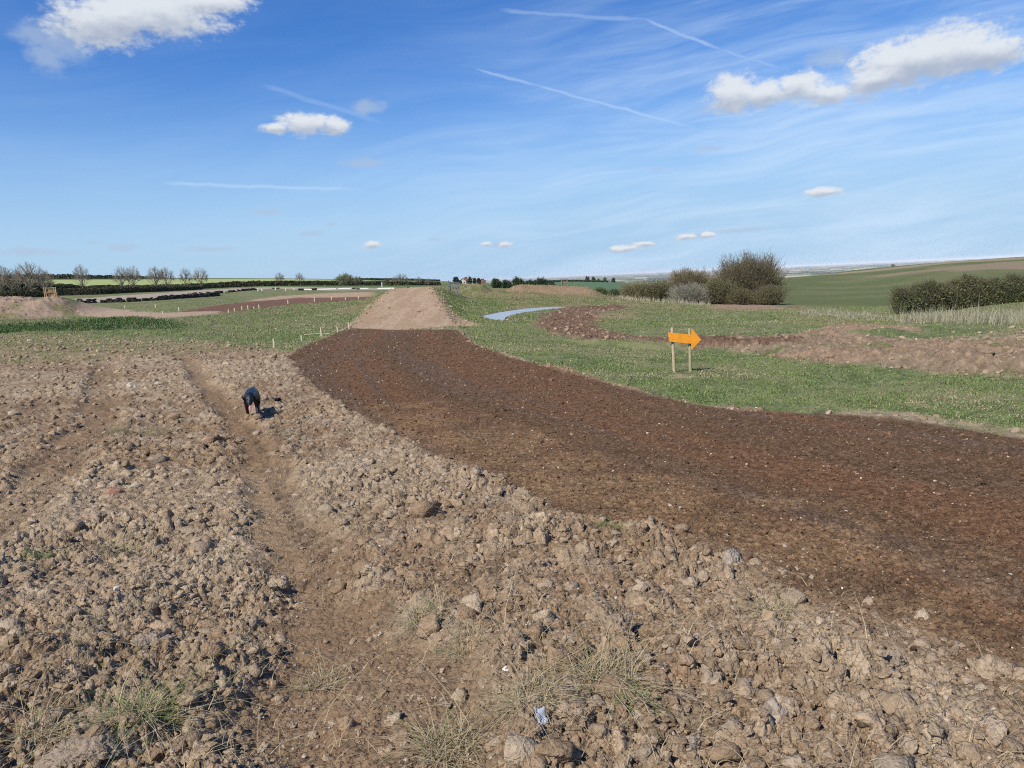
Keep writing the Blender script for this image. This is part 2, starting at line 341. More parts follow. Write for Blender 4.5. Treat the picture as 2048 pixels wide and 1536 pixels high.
def mat(name, col=(.5, .5, .5), rough=.9, attr=False, var=.35, scale=20, bump=0, bscale=60, spec=.15, sheen=None, col2=None):
    m = bpy.data.materials.new(name); m.use_nodes = True; nt = m.node_tree; b = nt.nodes['Principled BSDF']
    b.inputs['Roughness'].default_value = rough; b.inputs['Specular IOR Level'].default_value = spec
    tc = nt.nodes.new('ShaderNodeTexCoord'); nz = nt.nodes.new('ShaderNodeTexNoise'); nz.inputs['Scale'].default_value = scale; nz.inputs['Detail'].default_value = 6
    nz.inputs['Roughness'].default_value = .78 if attr else .65
    nt.links.new(tc.outputs['Object'], nz.inputs['Vector'])
    mr = nt.nodes.new('ShaderNodeMapRange'); mr.inputs['From Min'].default_value = .3; mr.inputs['From Max'].default_value = .7
    mr.inputs['To Min'].default_value = 1-var; mr.inputs['To Max'].default_value = 1+var
    nt.links.new(nz.outputs['Fac'], mr.inputs['Value'])
    mul = nt.nodes.new('ShaderNodeVectorMath'); mul.operation = 'MULTIPLY'
    if attr:
        at_ = nt.nodes.new('ShaderNodeAttribute'); at_.attribute_name = 'tint'; nt.links.new(at_.outputs['Color'], mul.inputs[0])
    else: mul.inputs[0].default_value = col
    nt.links.new(mr.outputs['Result'], mul.inputs[1]); nt.links.new(mul.outputs[0], b.inputs['Base Color'])
    if bump:
        n2 = nt.nodes.new('ShaderNodeTexNoise'); n2.inputs['Scale'].default_value = bscale; n2.inputs['Detail'].default_value = 5
        nt.links.new(tc.outputs['Object'], n2.inputs['Vector'])
        bp = nt.nodes.new('ShaderNodeBump'); bp.inputs['Strength'].default_value = 1; bp.inputs['Distance'].default_value = bump
        nt.links.new(n2.outputs['Fac'], bp.inputs['Height']); nt.links.new(bp.outputs['Normal'], b.inputs['Normal'])
    return m
M_ground = mat('ground_soil', attr=True, var=.42, scale=34, bump=.02, bscale=70, spec=.03)
M_clod = mat('clod_soil', attr=True, var=.4, scale=45, bump=.016, bscale=75, spec=.03)
M_stone = mat('flint', attr=True, var=.15, scale=40, rough=.6, spec=.3)
M_blade = mat('grass_blade', attr=True, var=.15, scale=3, rough=.7, spec=.2)
M_twig = mat('twig_bark', attr=True, var=.2, scale=2, rough=.9)
M_wood = mat('sawn_wood', (.46, .37, .22), var=.18, scale=14, rough=.8, bump=.001)
M_post = mat('treated_post', (.36, .32, .18), var=.22, scale=16, rough=.85, bump=.002)
M_old = mat('weathered_wood', (.30, .22, .14), var=.3, scale=8, rough=.9)
M_blue = mat('faded_grey_blue_wood', (.16, .20, .22), var=.35, scale=8, rough=.9)
M_tyre = mat('tyre_rubber', (.013, .013, .014), var=.4, scale=9, rough=.75, spec=.3)
M_white = mat('chalky_white_paint', (.68, .67, .61), var=.15, scale=4, rough=.8)
M_peg = mat('pale_peg_wood', (.62, .56, .38), var=.12, scale=20, rough=.8)
M_orange = mat('orange_paint', (.86, .33, .024), var=.14, scale=5, rough=.55, spec=.3, bump=.0006, bscale=30)
M_brick = mat('red_brick', (.28, .15, .11), var=.2, scale=2)
M_render = mat('cream_render', (.62, .52, .42), var=.1, scale=1)
M_roof = mat('clay_roof_tiles', (.20, .10, .08), var=.2, scale=2)
M_glass = mat('dark_window', (.03, .035, .04), rough=.2, spec=.6, var=.1)
M_fur = mat('black_fur', (.007, .0075, .010), var=.5, scale=25, rough=.42, spec=.4, bump=.006, bscale=90)
M_tongue = mat('pink_tongue', (.62, .26, .27), var=.1, rough=.4, spec=.4)
M_eye = mat('dark_eye', (.02, .01, .006), rough=.1, spec=.6, var=.05)
M_plast = mat('black_plastic', (.02, .021, .028), rough=.35, spec=.5, var=.2)
M_film = mat('grey_plastic_film', (.36, .39, .42), rough=.4, spec=.4, var=.12, scale=30)
M_wet = mat('string_white', (.6, .6, .5))
# ------------------------------------------------------------------ ground sheet (polar grid round the camera's foot)
rr = [0.15]
while rr[-1] < 60000:
    r = rr[-1]
    if r < 1.8: f_ = .05
    elif r < 15: f_ = .0019
    elif r < 110: f_ = .0045
    elif r < 640: f_ = .012
    elif r < 2200: f_ = .05
    else: f_ = .09
    rr.append(r*(1+f_))
rr = np.array(rr)
th = np.concatenate([np.radians(np.linspace(-43, 43, 861)), np.radians(np.linspace(43, 317, 92))[1:-1]])
NR, NT = len(rr), len(th)
TH, RR = np.meshgrid(th, rr); GX = (RR*np.sin(TH)).ravel(); GYY = (RR*np.cos(TH)).ravel()
GZ = heightA(GX, GYY, base(GX, GYY))
ZN = zones(GX, GYY)
pw = ZN['puddle']
GZ, IDS = heightB(GX, GYY, GZ, ZN)
ZW = float(base(puddleP[:, 0], puddleP[:, 1]).mean())-.05
dP = sdist(puddleP, GX, GYY); pm = sm(-3, -.2, dP); GZ = GZ*(1-pm)+(ZW+.05)*pm-.20*sm(-.25, .35, dP)
GC = colour(GX, GYY, ZN, IDS)
ZG = GZ.reshape(NR, NT)
NF = 861
lr = np.log(rr)
def T(x, y):
    """height of the finished ground, bilinear in the sheet"""
    x = np.atleast_1d(np.asarray(x, float)); y = np.atleast_1d(np.asarray(y, float))
    r = np.hypot(x, y); a = np.degrees(np.arctan2(x, y))
    i = np.clip(np.searchsorted(rr, r)-1, 0, NR-2); fr = np.clip((r-rr[i])/(rr[i+1]-rr[i]), 0, 1)
    j = np.clip((a+43)/86*(NF-1), 0, NF-1.001); j0 = j.astype(int); fj = j-j0
    return (ZG[i, j0]*(1-fj)+ZG[i, j0+1]*fj)*(1-fr)+(ZG[i+1, j0]*(1-fj)+ZG[i+1, j0+1]*fj)*fr
def T1(x, y): return float(T(x, y)[0])
def hit(px, py):
    """point of the finished ground seen at a pixel of the photograph"""
    d = ray(px, py); d = d/math.hypot(d[0], d[1]); t = np.exp(np.linspace(math.log(1.6), math.log(600), 4000))
    zz = H+d[2]*t-T(d[0]*t, d[1]*t); i = int(np.argmax(zz < 0)) if (zz < 0).any() else 3999
    return np.array([d[0]*t[i], d[1]*t[i], H+d[2]*t[i]])
idx = np.arange(NR*NT).reshape(NR, NT)
q = np.stack([idx[:-1, :], np.roll(idx, -1, 1)[:-1, :], np.roll(idx, -1, 1)[1:, :], idx[1:, :]], -1).reshape(-1, 4)
q = q[:, ::-1]
fz = {k: ZN[k][q[:, 0]] for k in ('tr', 'ramp', 'road', 'dr', 'dl', 'grass', 'mnd', 'bk')}
fr_ = np.hypot(GX, GYY)[q[:, 0]]; fy = GYY[q[:, 0]]; fx = GX[q[:, 0]]
zid = np.zeros(len(q), int)
zid[(fz['grass'] > .5)] = 1
zid[(fy > 195) | (fr_ > 240)] = 2
zid[fz['tr'] > .5] = 3
zid[(fz['ramp'] > .5)] = 4
zid[(fz['road'] > .5)] = 5
zid[(fz['dr'] > .5) | (fz['dl'] > .5)] = 6
zid[(fz['mnd'] > .5)] = 7
zid[(fz['bk'] > .5)] = 8
zid[np.maximum(np.abs(fx), np.abs(fy)) > 1300] = 9
GV = np.stack([GX, GYY, GZ], -1)
for k, nm in enumerate(['ground', 'grass_ground', 'fields', 'dirt_track', 'gravel_ramp', 'gravel_road', 'old_dirt_track', 'earth_mound', 'earth_bank', 'distant_plain']):
    qq = q[zid == k]
    if not len(qq): continue
    u_, inv = np.unique(qq, return_inverse=True)
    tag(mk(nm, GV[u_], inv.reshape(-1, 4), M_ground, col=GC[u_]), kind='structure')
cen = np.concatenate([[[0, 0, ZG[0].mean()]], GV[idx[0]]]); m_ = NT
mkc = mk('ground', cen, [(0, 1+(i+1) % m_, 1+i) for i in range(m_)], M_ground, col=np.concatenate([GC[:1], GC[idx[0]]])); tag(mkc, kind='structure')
# ------------------------------------------------------------------ puddle water
def water_mat():
    m = bpy.data.materials.new('puddle_water'); m.use_nodes = True; nt = m.node_tree; b = nt.nodes['Principled BSDF']
    b.inputs['Base Color'].default_value = (.44, .46, .46, 1); b.inputs['Roughness'].default_value = .13; b.inputs['IOR'].default_value = 1.33
    b.inputs['Specular IOR Level'].default_value = .7
    tc = nt.nodes.new('ShaderNodeTexCoord'); nz = nt.nodes.new('ShaderNodeTexNoise'); nz.inputs['Scale'].default_value = 7; nz.inputs['Detail'].default_value = 4
    nt.links.new(tc.outputs['Object'], nz.inputs['Vector'])
    bp = nt.nodes.new('ShaderNodeBump'); bp.inputs['Distance'].default_value = .05; bp.inputs['Strength'].default_value = .6
    nt.links.new(nz.outputs['Fac'], bp.inputs['Height']); nt.links.new(bp.outputs['Normal'], b.inputs['Normal'])
    return m
pc = puddleP.mean(0); ppd = pc+(puddleP-pc)*1.12
zw = ZW
tag(mk('puddle', np.column_stack([ppd, np.full(len(ppd), zw)]), [list(range(len(ppd)))], water_mat(), smooth=False), kind='structure')
# ------------------------------------------------------------------ scatter helpers
def ico(sub):
    import bmesh
    bm = bmesh.new(); bmesh.ops.create_icosphere(bm, subdivisions=sub, radius=1)
    V = np.array([v.co[:] for v in bm.verts]); Fc = np.array([[v.index for v in f.verts] for f in bm.faces]); bm.free(); return V, Fc
def lumpy(sub, seed, flat=.75, amp=.5):
    V, Fc = ico(sub); g = np.random.default_rng(seed)
    d = np.ones(len(V))
    for k in range(10):
        n_ = g.normal(size=3); n_ /= np.linalg.norm(n_); c = g.uniform(.42, .78); s = V@n_
        d = np.minimum(d, np.where(s > c, c/np.maximum(s, .05)*1.0, 1.0)*1.0+.0)
    nz = np.zeros(len(V))
    for k in range(5):
        f = 2.0**k*1.3; o = g.uniform(0, 9, 3); nz += (np.abs(vn(V[:, 0]*f+o[0]+V[:, 2]*f*.7, V[:, 1]*f+o[1]-V[:, 2]*f*.6, seed*9+k)-.5)*-2+.5)*amp/(1.3**k)
    V = V*(d*(1+nz+g.normal(0, .05 if sub < 3 else .02, len(V))))[:, None]; V[:, 2] *= flat; V[:, 0] *= g.uniform(.8, 1.25); return V, Fc
def scatter(name, x, y, size, protos, colr, matl, sink=.3, label=None, cat=None, smooth=True):
    z = T(x, y); n_ = len(x); Vs = []; Fs = []; Cs = []; off = 0; w_ = rng.integers(0, len(protos), n_)
    for k, (PV, PF) in enumerate(protos):
        i = np.where(w_ == k)[0]
        if not len(i): continue
        a = rng.uniform(0, 2*PI, len(i)); tl = rng.normal(0, .35, len(i)); s = size[i]
        ca, sa = np.cos(a), np.sin(a); ct, st = np.cos(tl), np.sin(tl)
        X = PV[None, :, 0]; Y = PV[None, :, 1]; Z = PV[None, :, 2]
        y2 = Y*ct[:, None]-Z*st[:, None]; z2 = Y*st[:, None]+Z*ct[:, None]
        vx = (X*ca[:, None]-y2*sa[:, None])*s[:, None]+x[i, None]; vy = (X*sa[:, None]+y2*ca[:, None])*s[:, None]+y[i, None]
        vz = z2*s[:, None]+z[i, None]+(s*(.5-sink))[:, None]*.6
        Vs.append(np.stack([vx, vy, vz], -1).reshape(-1, 3)); nv = len(PV)
        Fs.append((PF[None]+(np.arange(len(i))*nv)[:, None, None]+off).reshape(-1, 3)); off += nv*len(i)
        Cs.append(np.repeat(colr[i], nv, 0))
    o = mk(name, np.concatenate(Vs), np.concatenate(Fs), matl, col=np.concatenate(Cs), smooth=smooth)
    return tag(o, label, cat, kind='stuff')
def sample(n_, r0, r1, a0=-41, a1=41, pw=0.0):
    a = np.radians(rng.uniform(a0, a1, n_)); u = rng.uniform(0, 1, n_)
    r = np.exp(math.log(r0)+u*(math.log(r1)-math.log(r0))) if pw == 0 else (r0**pw+u*(r1**pw-r0**pw))**(1/pw)
    return r*np.sin(a), r*np.cos(a)
# clods lying on the churned soil
xs, ys = sample(66000, 1.9, 62); zn = zones(xs, ys); r_ = np.hypot(xs, ys)
keep = (rng.uniform(size=len(xs)) < np.clip(zn['clod']+.3*np.clip(zn['bank'], 0, 1)*(1-.85*zn['dr'])+.6*zn['rl']*(1-zn['tr']), 0, 1)*(1-.85*zn['rut'])*(.6+1.0*sm(.35, .6, fbm(xs*1.1, ys*1.1, 3, 40)))) ; xs, ys, r_ = xs[keep], ys[keep], r_[keep]
sz = np.exp(rng.normal(math.log(.0115), .58, len(xs)))*(.7+r_*.085); sz = np.clip(sz, .006, .11); print('clods', len(xs), (sz > .03).sum())
def soilcol(x, y, n_):
    c = lerp(C(.32, .235, .148), C(.26, .178, .106), sm(.42, .62, fbm(x*.35, y*.35, 4, 111))); c = lerp(c, C(.40, .32, .225), rng.uniform(0, .85, n_)**2)
    return c*rng.uniform(.82, 1.25, n_)[:, None]
sc_ = soilcol(xs, ys, len(xs)); big = sz > .03
p1 = [lumpy(1, 20+k, .8, .35) for k in range(8)]; p2 = [lumpy(2, 40+k, .75, .55) for k in range(10)]; p3 = [lumpy(3, 60+k, .7, .6) for k in range(8)]
scatter('soil_clods', xs[~big], ys[~big], sz[~big], p1+p2[:3], sc_[~big], M_clod, .5, smooth=False, label= 'small crumbly brown clods strewn over the churned soil', cat='clods')
xb, yb, sb, cb = xs[big], ys[big], sz[big], sc_[big]
scatter('soil_clods', xb, yb, sb, p2[:6]+p3, cb, M_clod, .7, 'larger lumps of dry brown earth scattered over the churned soil', 'clods')
# crumbs on the dark track
xs, ys = sample(60000, 2.6, 36, -25, 41); zn = zones(xs, ys); r_ = np.hypot(xs, ys); keep = rng.uniform(size=len(xs)) < zn['tr']; xs, ys, r_ = xs[keep], ys[keep], r_[keep]
sz = np.clip(np.exp(rng.normal(math.log(.0055), .45, len(xs)))*(.7+r_*.14), .004, .05)
cr = lerp(C(.12, .076, .048), C(.21, .125, .072), rng.uniform(0, 1, len(xs)))*rng.uniform(.7, 1.3, len(xs))[:, None]
scatter('track_crumbs', xs, ys, sz, p1, cr, M_clod, .3, 'fine dark crumbs of raked soil on the track', 'soil', smooth=False)
# pale stones
xs, ys = sample(9000, 1.9, 60); zn = zones(xs, ys); r_ = np.hypot(xs, ys)
keep = rng.uniform(size=len(xs)) < (zn['clod']*.8+zn['tr']*.75+zn['ds']+zn['bank']*.6+zn['ramp']*1.5+zn['grass']*.10*(ys < 34)); xs, ys, r_ = xs[keep], ys[keep], r_[keep]
sz = np.clip(np.exp(rng.normal(math.log(.0032), .5, len(xs)))*(.8+r_*.15), .002, .035)
cr = lerp(C(.60, .52, .41), C(.36, .27, .18), rng.uniform(0, 1, len(xs)))*rng.uniform(.7, 1.1, len(xs))[:, None]
scatter('pebbles', xs, ys, sz, p1, cr, M_stone, .1, 'small pale flints and pebbles littering the soil', 'pebbles', smooth=False)
# rubble on the stone heap, the ramp's shoulders and the dirt mound
xs = rng.uniform(-70, 12, 26000); ys = rng.uniform(40, 92, 26000); zn = zones(xs, ys); t_ = np.clip((ys-40)/30, 0, 1); dx_ = np.abs(xs+5.8+3*t_)-(3.0-1.1*t_)
md_ = np.exp(-(np.maximum(np.abs(xs-4.7)-3.4, 0)/2.2)**2-((ys-86)/4)**2)
keep = rng.uniform(size=len(xs)) < zn['mnd']*.9+np.exp(-((dx_-.3)/.55)**2)*(ys < 72)*(ys > 40)*.9+zn['ramp']*.06+(md_ > .5)*.25; xs, ys = xs[keep], ys[keep]
sz = np.clip(np.exp(rng.normal(math.log(.055), .5, len(xs))), .02, .22)
cr = lerp(C(.42, .30, .20), C(.32, .22, .145), rng.uniform(0, 1, len(xs)))*rng.uniform(.7, 1.25, len(xs))[:, None]
scatter('rubble', xs, ys, sz, p1, cr, M_clod, .3, 'reddish rubble on the stone heap and along the shoulders of the ramp', 'rubble', smooth=False)
# ------------------------------------------------------------------ blades of grass
def blades(x, y, z, h, w, lean, col, segs=2, az=None):
    n_ = len(x); a = rng.uniform(0, 2*PI, n_) if az is None else az; b = rng.uniform(0, 2*PI, n_)
    lx, ly = np.cos(a)*lean, np.sin(a)*lean; wx, wy = np.cos(b)*w*.5, np.sin(b)*w*.5
    rows = []
    for k in range(segs+1):
        t = k/segs; cx = x+lx*h*t*t; cy = y+ly*h*t*t; cz = z+h*(t-.35*np.minimum(lean, 1.6)*t*t)
        if k < segs: rows += [np.stack([cx-wx*(1-t*.6), cy-wy*(1-t*.6), cz], -1), np.stack([cx+wx*(1-t*.6), cy+wy*(1-t*.6), cz], -1)]
        else: rows += [np.stack([cx, cy, cz], -1)]
    V = np.stack(rows, 1); nv = V.shape[1]; Fc = []
    for k in range(segs-1):
        o = 2*k; Fc += [(o, o+1, o+3), (o, o+3, o+2)]
    o = 2*(segs-1); Fc += [(o, o+1, o+2)]
    Fc = np.array(Fc)
    return V.reshape(-1, 3), (Fc[None]+(np.arange(n_)*nv)[:, None, None]).reshape(-1, 3), np.repeat(col, nv, 0)
def turf(name, n_, r0, r1, a0, a1, prob, h0, cA, cB, cD, dry, label, cat='grass', wk=.0016, seed=1):
    xs, ys = sample(n_, r0, r1, a0, a1); zn = zones(xs, ys); r_ = np.hypot(xs, ys)
    k = rng.uniform(size=n_) < prob(zn, xs, ys, r_); xs, ys, r_ = xs[k], ys[k], r_[k]
    cl = fbm(xs*2.5, ys*2.5, 2, 201+seed)
    m = 3; xs = np.repeat(xs, m)+rng.normal(0, .03, len(xs)*m)*(1+np.repeat(r_, m)*.2); ys = np.repeat(ys, m)+rng.normal(0, .03, len(ys)*m)*(1+np.repeat(r_, m)*.2)
    r_ = np.repeat(r_, m); cl = np.repeat(cl, m)
    h = h0*np.exp(rng.normal(0, .35, len(xs)))*(.5+1.1*cl); w = np.maximum(.004, r_*wk)
    c = lerp(cA*np.ones((len(xs), 1)), cB, rng.uniform(0, 1, len(xs))); c = lerp(c, cD, (rng.uniform(size=len(xs)) < dry*(.35+2.6*sm(.45, .72, fbm(xs*.55, ys*.55, 3, 211+seed))))*1.0)*rng.uniform(.75, 1.25, len(xs))[:, None]
    V, Fc, cc = blades(xs, ys, T(xs, ys)-.01, h, w, np.abs(rng.normal(.5, .45, len(xs))), c)
    return tag(mk(name, V, Fc, M_blade, col=cc, smooth=False), label, cat, kind='stuff')
gA, gB, gD = C(.12, .19, .048), C(.20, .245, .078), C(.32, .28, .155)
turf('grass', 95000, 9, 48, -8, 41, lambda z, x, y, r: z['grass']*np.where(z['gr'] > .5, 1, .6)*(1-.65*z['ds'])*(1-z['puddle'])*(.35+1.1*sm(.35, .55, fbm(x*.7+5, y*.7, 3, 321))), .030, gA, gB, gD, .26, 'short green turf between the dark track and the earth bank')
turf('grass', 60000, 24, 110, -41, 1, lambda z, x, y, r: z['grass']*np.clip(z['gl']+z['rs']+.35, 0, 1)*(1-z['puddle']), .06, gA*1.1, gB*1.1, gD, .30, 'green turf spreading left of the ramp', wk=.0009, seed=4)
turf('grass', 30000, 40, 95, -8, 41, lambda z, x, y, r: z['grass']*(1-z['puddle']), .06, gA, gB, gD, .35, 'rough short grass beyond the infield and the puddle', wk=.0009, seed=5)
turf('weeds', 26000, 50, 75, -41, -18, lambda z, x, y, r: z['wd'], .12, C(.06, .11, .028), C(.10, .16, .045), gD, .12, 'lush dark green weeds at the foot of the stone heap', 'weeds', wk=.0009, seed=6)
xs, ys = sample(5200, 2.0, 22, -41, 38); zn = zones(xs, ys); k = rng.uniform(size=len(xs)) < zn['clod']*(1-.5*zn['rut'])*(.25+1.2*sm(.4, .65, fbm(xs*.7, ys*.7, 3, 305))); xs, ys = xs[k], ys[k]; r_ = np.hypot(xs, ys)
V, Fc, cc = blades(xs, ys, T(xs, ys)+.02, np.exp(rng.normal(math.log(.07), .5, len(xs)))*(1+r_*.03), np.maximum(.003, r_*.0006), rng.uniform(1.6, 3.2, len(xs)), lerp(C(.50, .41, .25)*np.ones((len(xs), 1)), C(.30, .22, .12), rng.uniform(0, 1, len(xs))), segs=3)
tag(mk('straw_litter', V, Fc, M_blade, col=cc, smooth=False), 'loose dead stalks lying over the churned soil', 'straw', kind='stuff')
turf('dry_grass', 9000, 2.2, 30, -41, 30, lambda z, x, y, r: z['clod']*(1-z['rut'])*sm(.5, .72, fbm(x*.6+3, y*.6, 3, 300)), .06, C(.36, .29, .16), C(.27, .21, .11), C(.16, .2, .06), .15, 'wisps of dead grass caught among the clods', seed=8, wk=.0007)
def rough_grass(n_, poly, h, cA, cB, label, name='dry_grass'):
    lo, hi = poly.min(0), poly.max(0); xs = rng.uniform(lo[0], hi[0], n_); ys = rng.uniform(lo[1], hi[1], n_)
    k = (sdist(poly, xs, ys) > 0) & (rng.uniform(size=n_) < .12+1.1*sm(.42, .6, fbm(xs*.5, ys*.5, 3, 310))); xs, ys = xs[k], ys[k]; r_ = np.hypot(xs, ys)
    hh = h*np.exp(rng.normal(0, .3, len(xs)))*(.5+fbm(xs*.4, ys*.4, 2, 312)); c = lerp(cA*np.ones((len(xs), 1)), cB, rng.uniform(0, 1, len(xs)))*rng.uniform(.7, 1.2, len(xs))[:, None]
    V, Fc, cc = blades(xs, ys, T(xs, ys)-.02, hh, np.maximum(.006, r_*.0005), np.abs(rng.normal(.4, .3, len(xs))), c)
    return tag(mk(name, V, Fc, M_blade, col=cc, smooth=False), label, 'dry grass', kind='stuff')
straw, straw2 = C(.44, .39, .27), C(.24, .23, .13)
rough_grass(48000, GP([(1780,640),(1900,634),(2048,628),(2200,625),(2200,665),(2048,662),(1900,650),(1800,650)]), .5, straw, straw2, 'tall pale dead grass in front of the dark hedge')
rough_grass(16000, GP([(1600,622),(1700,626),(1790,634),(1790,645),(1700,640),(1600,634)]), .24, straw, straw2, 'pale dead grass along the edge of the green field')
rough_grass(5000, GP([(1220,600),(1350,607),(1420,612),(1420,603),(1300,597),(1220,594)]), .5, straw, C(.38, .33, .2), 'bleached grass fringe below the brown thicket')
rough_grass(14000, GP([(925,598),(1000,604),(1100,606),(1230,603),(1230,594),(1180,588),(1000,588),(910,585)]), .18, C(.34, .28, .15), C(.17, .17, .07), 'tawny rough grass on the bank behind the puddle')
# ------------------------------------------------------------------ individual tufts in the foreground
def tuft(px, py, rad, h, n_, green, label, flat=.6):
    h *= .62; n_ = int(n_*1.5)
    c = hit(px, py); a = rng.uniform(0, 2*PI, n_); q_ = rad*np.sqrt(rng.uniform(0, 1, n_))*.55
    x = c[0]+np.cos(a)*q_; y = c[1]+np.sin(a)*q_; hh = h*np.exp(rng.normal(-.1, .5, n_))
    col_ = np.where((rng.uniform(size=n_) < green)[:, None], lerp(C(.10, .17, .035)*np.ones((n_, 1)), C(.20, .25, .07), rng.uniform(0, 1, n_)), lerp(C(.46, .38, .22)*np.ones((n_, 1)), C(.30, .24, .13), rng.uniform(0, 1, n_)))
    V, Fc, cc = blades(x, y, T(x, y)-.012, hh, np.full(n_, .0034), np.abs(rng.normal(1.3, .7, n_))*flat*2.2, col_, segs=4, az=a+rng.normal(0, 1.5, n_))
    V = V-np.array([c[0], c[1], c[2]])
    o = mk('grass_tuft', V, Fc, M_blade, col=cc, smooth=False); o.location = c
    return tag(o, label, 'grass tuft', 'grass tufts among the clods')
tuft(290, 1425, .20, .16, 420, .45, 'green and straw grass tuft on clods near the lower left corner')
tuft(245, 1105, .28, .10, 380, .25, 'flattened olive grass tuft between clods left of the rut')
tuft(75, 1112, .16, .09, 240, .75, 'bright green grass tuft on grey clods near the left edge')
tuft(80, 1480, .14, .12, 260, .1, 'small straw tuft in a dark hollow near the lower left corner')
tuft(1205, 1365, .22, .17, 420, .02, 'large bleached straw tuft right of the white stone')
tuft(1060, 1395, .16, .13, 300, .03, 'bleached straw tuft just below the white stone')
tuft(850, 1240, .18, .12, 300, .1, 'straw tuft lying over clods beside the muddy rut')
tuft(930, 1300, .15, .11, 240, .06, 'straw tuft left of and above the white stone')
tuft(900, 1500, .18, .13, 320, .05, 'straw tuft at the bottom edge of the foreground')
tuft(1215, 1052, .14, .08, 180, .95, 'little dark green tuft at the edge of the dark track')
tuft(1545, 1225, .15, .12, 200, .03, 'thin straw tuft where the clods meet the smooth soil')
tuft(1275, 1402, .10, .07, 130, .8, 'low green sprig beside the large straw tuft')
tuft(310, 868, .55, .16, 700, .06, 'wide mat of dead grass on a hump between the two ruts')
tuft(235, 862, .35, .2, 420, .05, 'rounded dead grass clump beside the left rut')
tuft(640, 1375, .14, .09, 180, .05, 'sparse straw tuft in the muddy rut')
tuft(560, 868, .35, .12, 300, .08, 'dead grass tuft on the lip of the rut below the dog')
# ------------------------------------------------------------------ single lumps and stones worth pointing at
def lump(name, px, py, wpx, flat, col_, label, cat, seed, m=M_clod, sub=5, amp=.55, group='large lumps of earth'):
    c = hit(px, py); d = np.linalg.norm(c-np.array([0, 0, H])); s = wpx/F*d*(.34 if m is M_clod else .5)
    if m is M_clod: col_ = tuple(np.array(col_)*.82)
    PV, PF = lumpy(sub, seed, flat, amp); cc = np.repeat(C(*col_)[None], len(PV), 0)*(1+.25*(vn(PV[:, 0]*4, PV[:, 1]*4, seed)[:, None]-.5))
    o = mk(name, PV*s, PF, m, col=cc, smooth=(m is M_clod)); o.location = (c[0], c[1], c[2]-s*.05*(m is M_clod)); o.rotation_euler = (0, 0, seed*.7)
    return tag(o, label, cat, group)
lump('earth_clod', 300, 1290, 100, .75, (.40, .32, .235), 'big rounded pale clod above the green and straw tuft', 'clod', 201)
lump('earth_clod', 700, 1012, 44, .7, (.42, .34, .25), 'pale clod on the right lip of the rut', 'clod', 202)
lump('earth_clod', 430, 884, 62, .7, (.34, .22, .14), 'reddish clod at the right end of the dead grass mat', 'clod', 203)
lump('earth_clod', 930, 968, 46, .85, (.40, .30, .205), 'upright tan clod near the edge of the orange soil', 'clod', 204)
lump('earth_clod', 985, 985, 28, 1.1, (.42, .32, .22), 'small upright tan clod right of the taller upright clod', 'clod', 205)
lump('earth_clod', 1458, 1118, 66, .8, (.43, .36, .28), 'pale clod standing at the border of the dark track', 'clod', 206)
lump('earth_clod', 190, 1490, 150, .40, (.36, .28, .20), 'long flat slab of earth in the lower left corner', 'clod', 207)
lump('earth_clod', 1235, 1265, 110, .75, (.40, .30, .20), 'largest brown clod right of centre in the foreground', 'clod', 208)
lump('earth_clod', 1550, 1440, 110, .6, (.40, .33, .25), 'broad cracked clod near the bottom right', 'clod', 209)
lump('earth_clod', 1390, 1505, 90, .7, (.41, .33, .25), 'pale clod at the bottom edge right of centre', 'clod', 210)
lump('earth_clod', 1790, 1325, 60, .6, (.38, .30, .21), 'clod lying in the smooth strip at the right', 'clod', 211)
lump('red_stone', 232, 985, 34, .8, (.34, .17, .10), 'angular reddish stone sticking out of the soil left of the rut', 'stone', 212, M_stone, 2, .3, 'single stones')
lump('white_stone', 1013, 1338, 24, .5, (.72, .68, .62), 'white triangular flint between straw tufts in the foreground', 'stone', 213, M_stone, 2, .3, 'single stones')
lump('pale_stone', 267, 775, 20, .9, (.50, .40, .28), 'pale stone on the hump between the two ruts', 'stone', 214, M_stone, 2, .3, 'single stones')
lump('white_stone', 1685, 1178, 13, .6, (.75, .72, .65), 'white flint alone on the dark track', 'stone', 215, M_stone, 2, .3, 'single stones')
c = hit(1083, 1448); s = .024
x_ = np.linspace(-1, 1, 7); X, Y = np.meshgrid(x_, x_)
V = np.stack([X*s*.8, Y*s*1.1*(1-.2*X), .012+(fbm(X*2+9, Y*2, 3, 77)-.5)*.035+Y*.012], -1).reshape(-1, 3)
i7 = np.arange(49).reshape(7, 7); Q = np.stack([i7[:-1, :-1], i7[:-1, 1:], i7[1:, 1:], i7[1:, :-1]], -1).reshape(-1, 4)
o = mk('plastic_scrap', V, Q, M_film); o.location = c+np.array([0, 0, .02]); o.rotation_euler = (.5, 0, .4)
sd_ = o.modifiers.new('thickness', 'SOLIDIFY'); sd_.thickness = .002
tag(o, 'crumpled grey plastic scrap below the large straw tuft', 'litter')
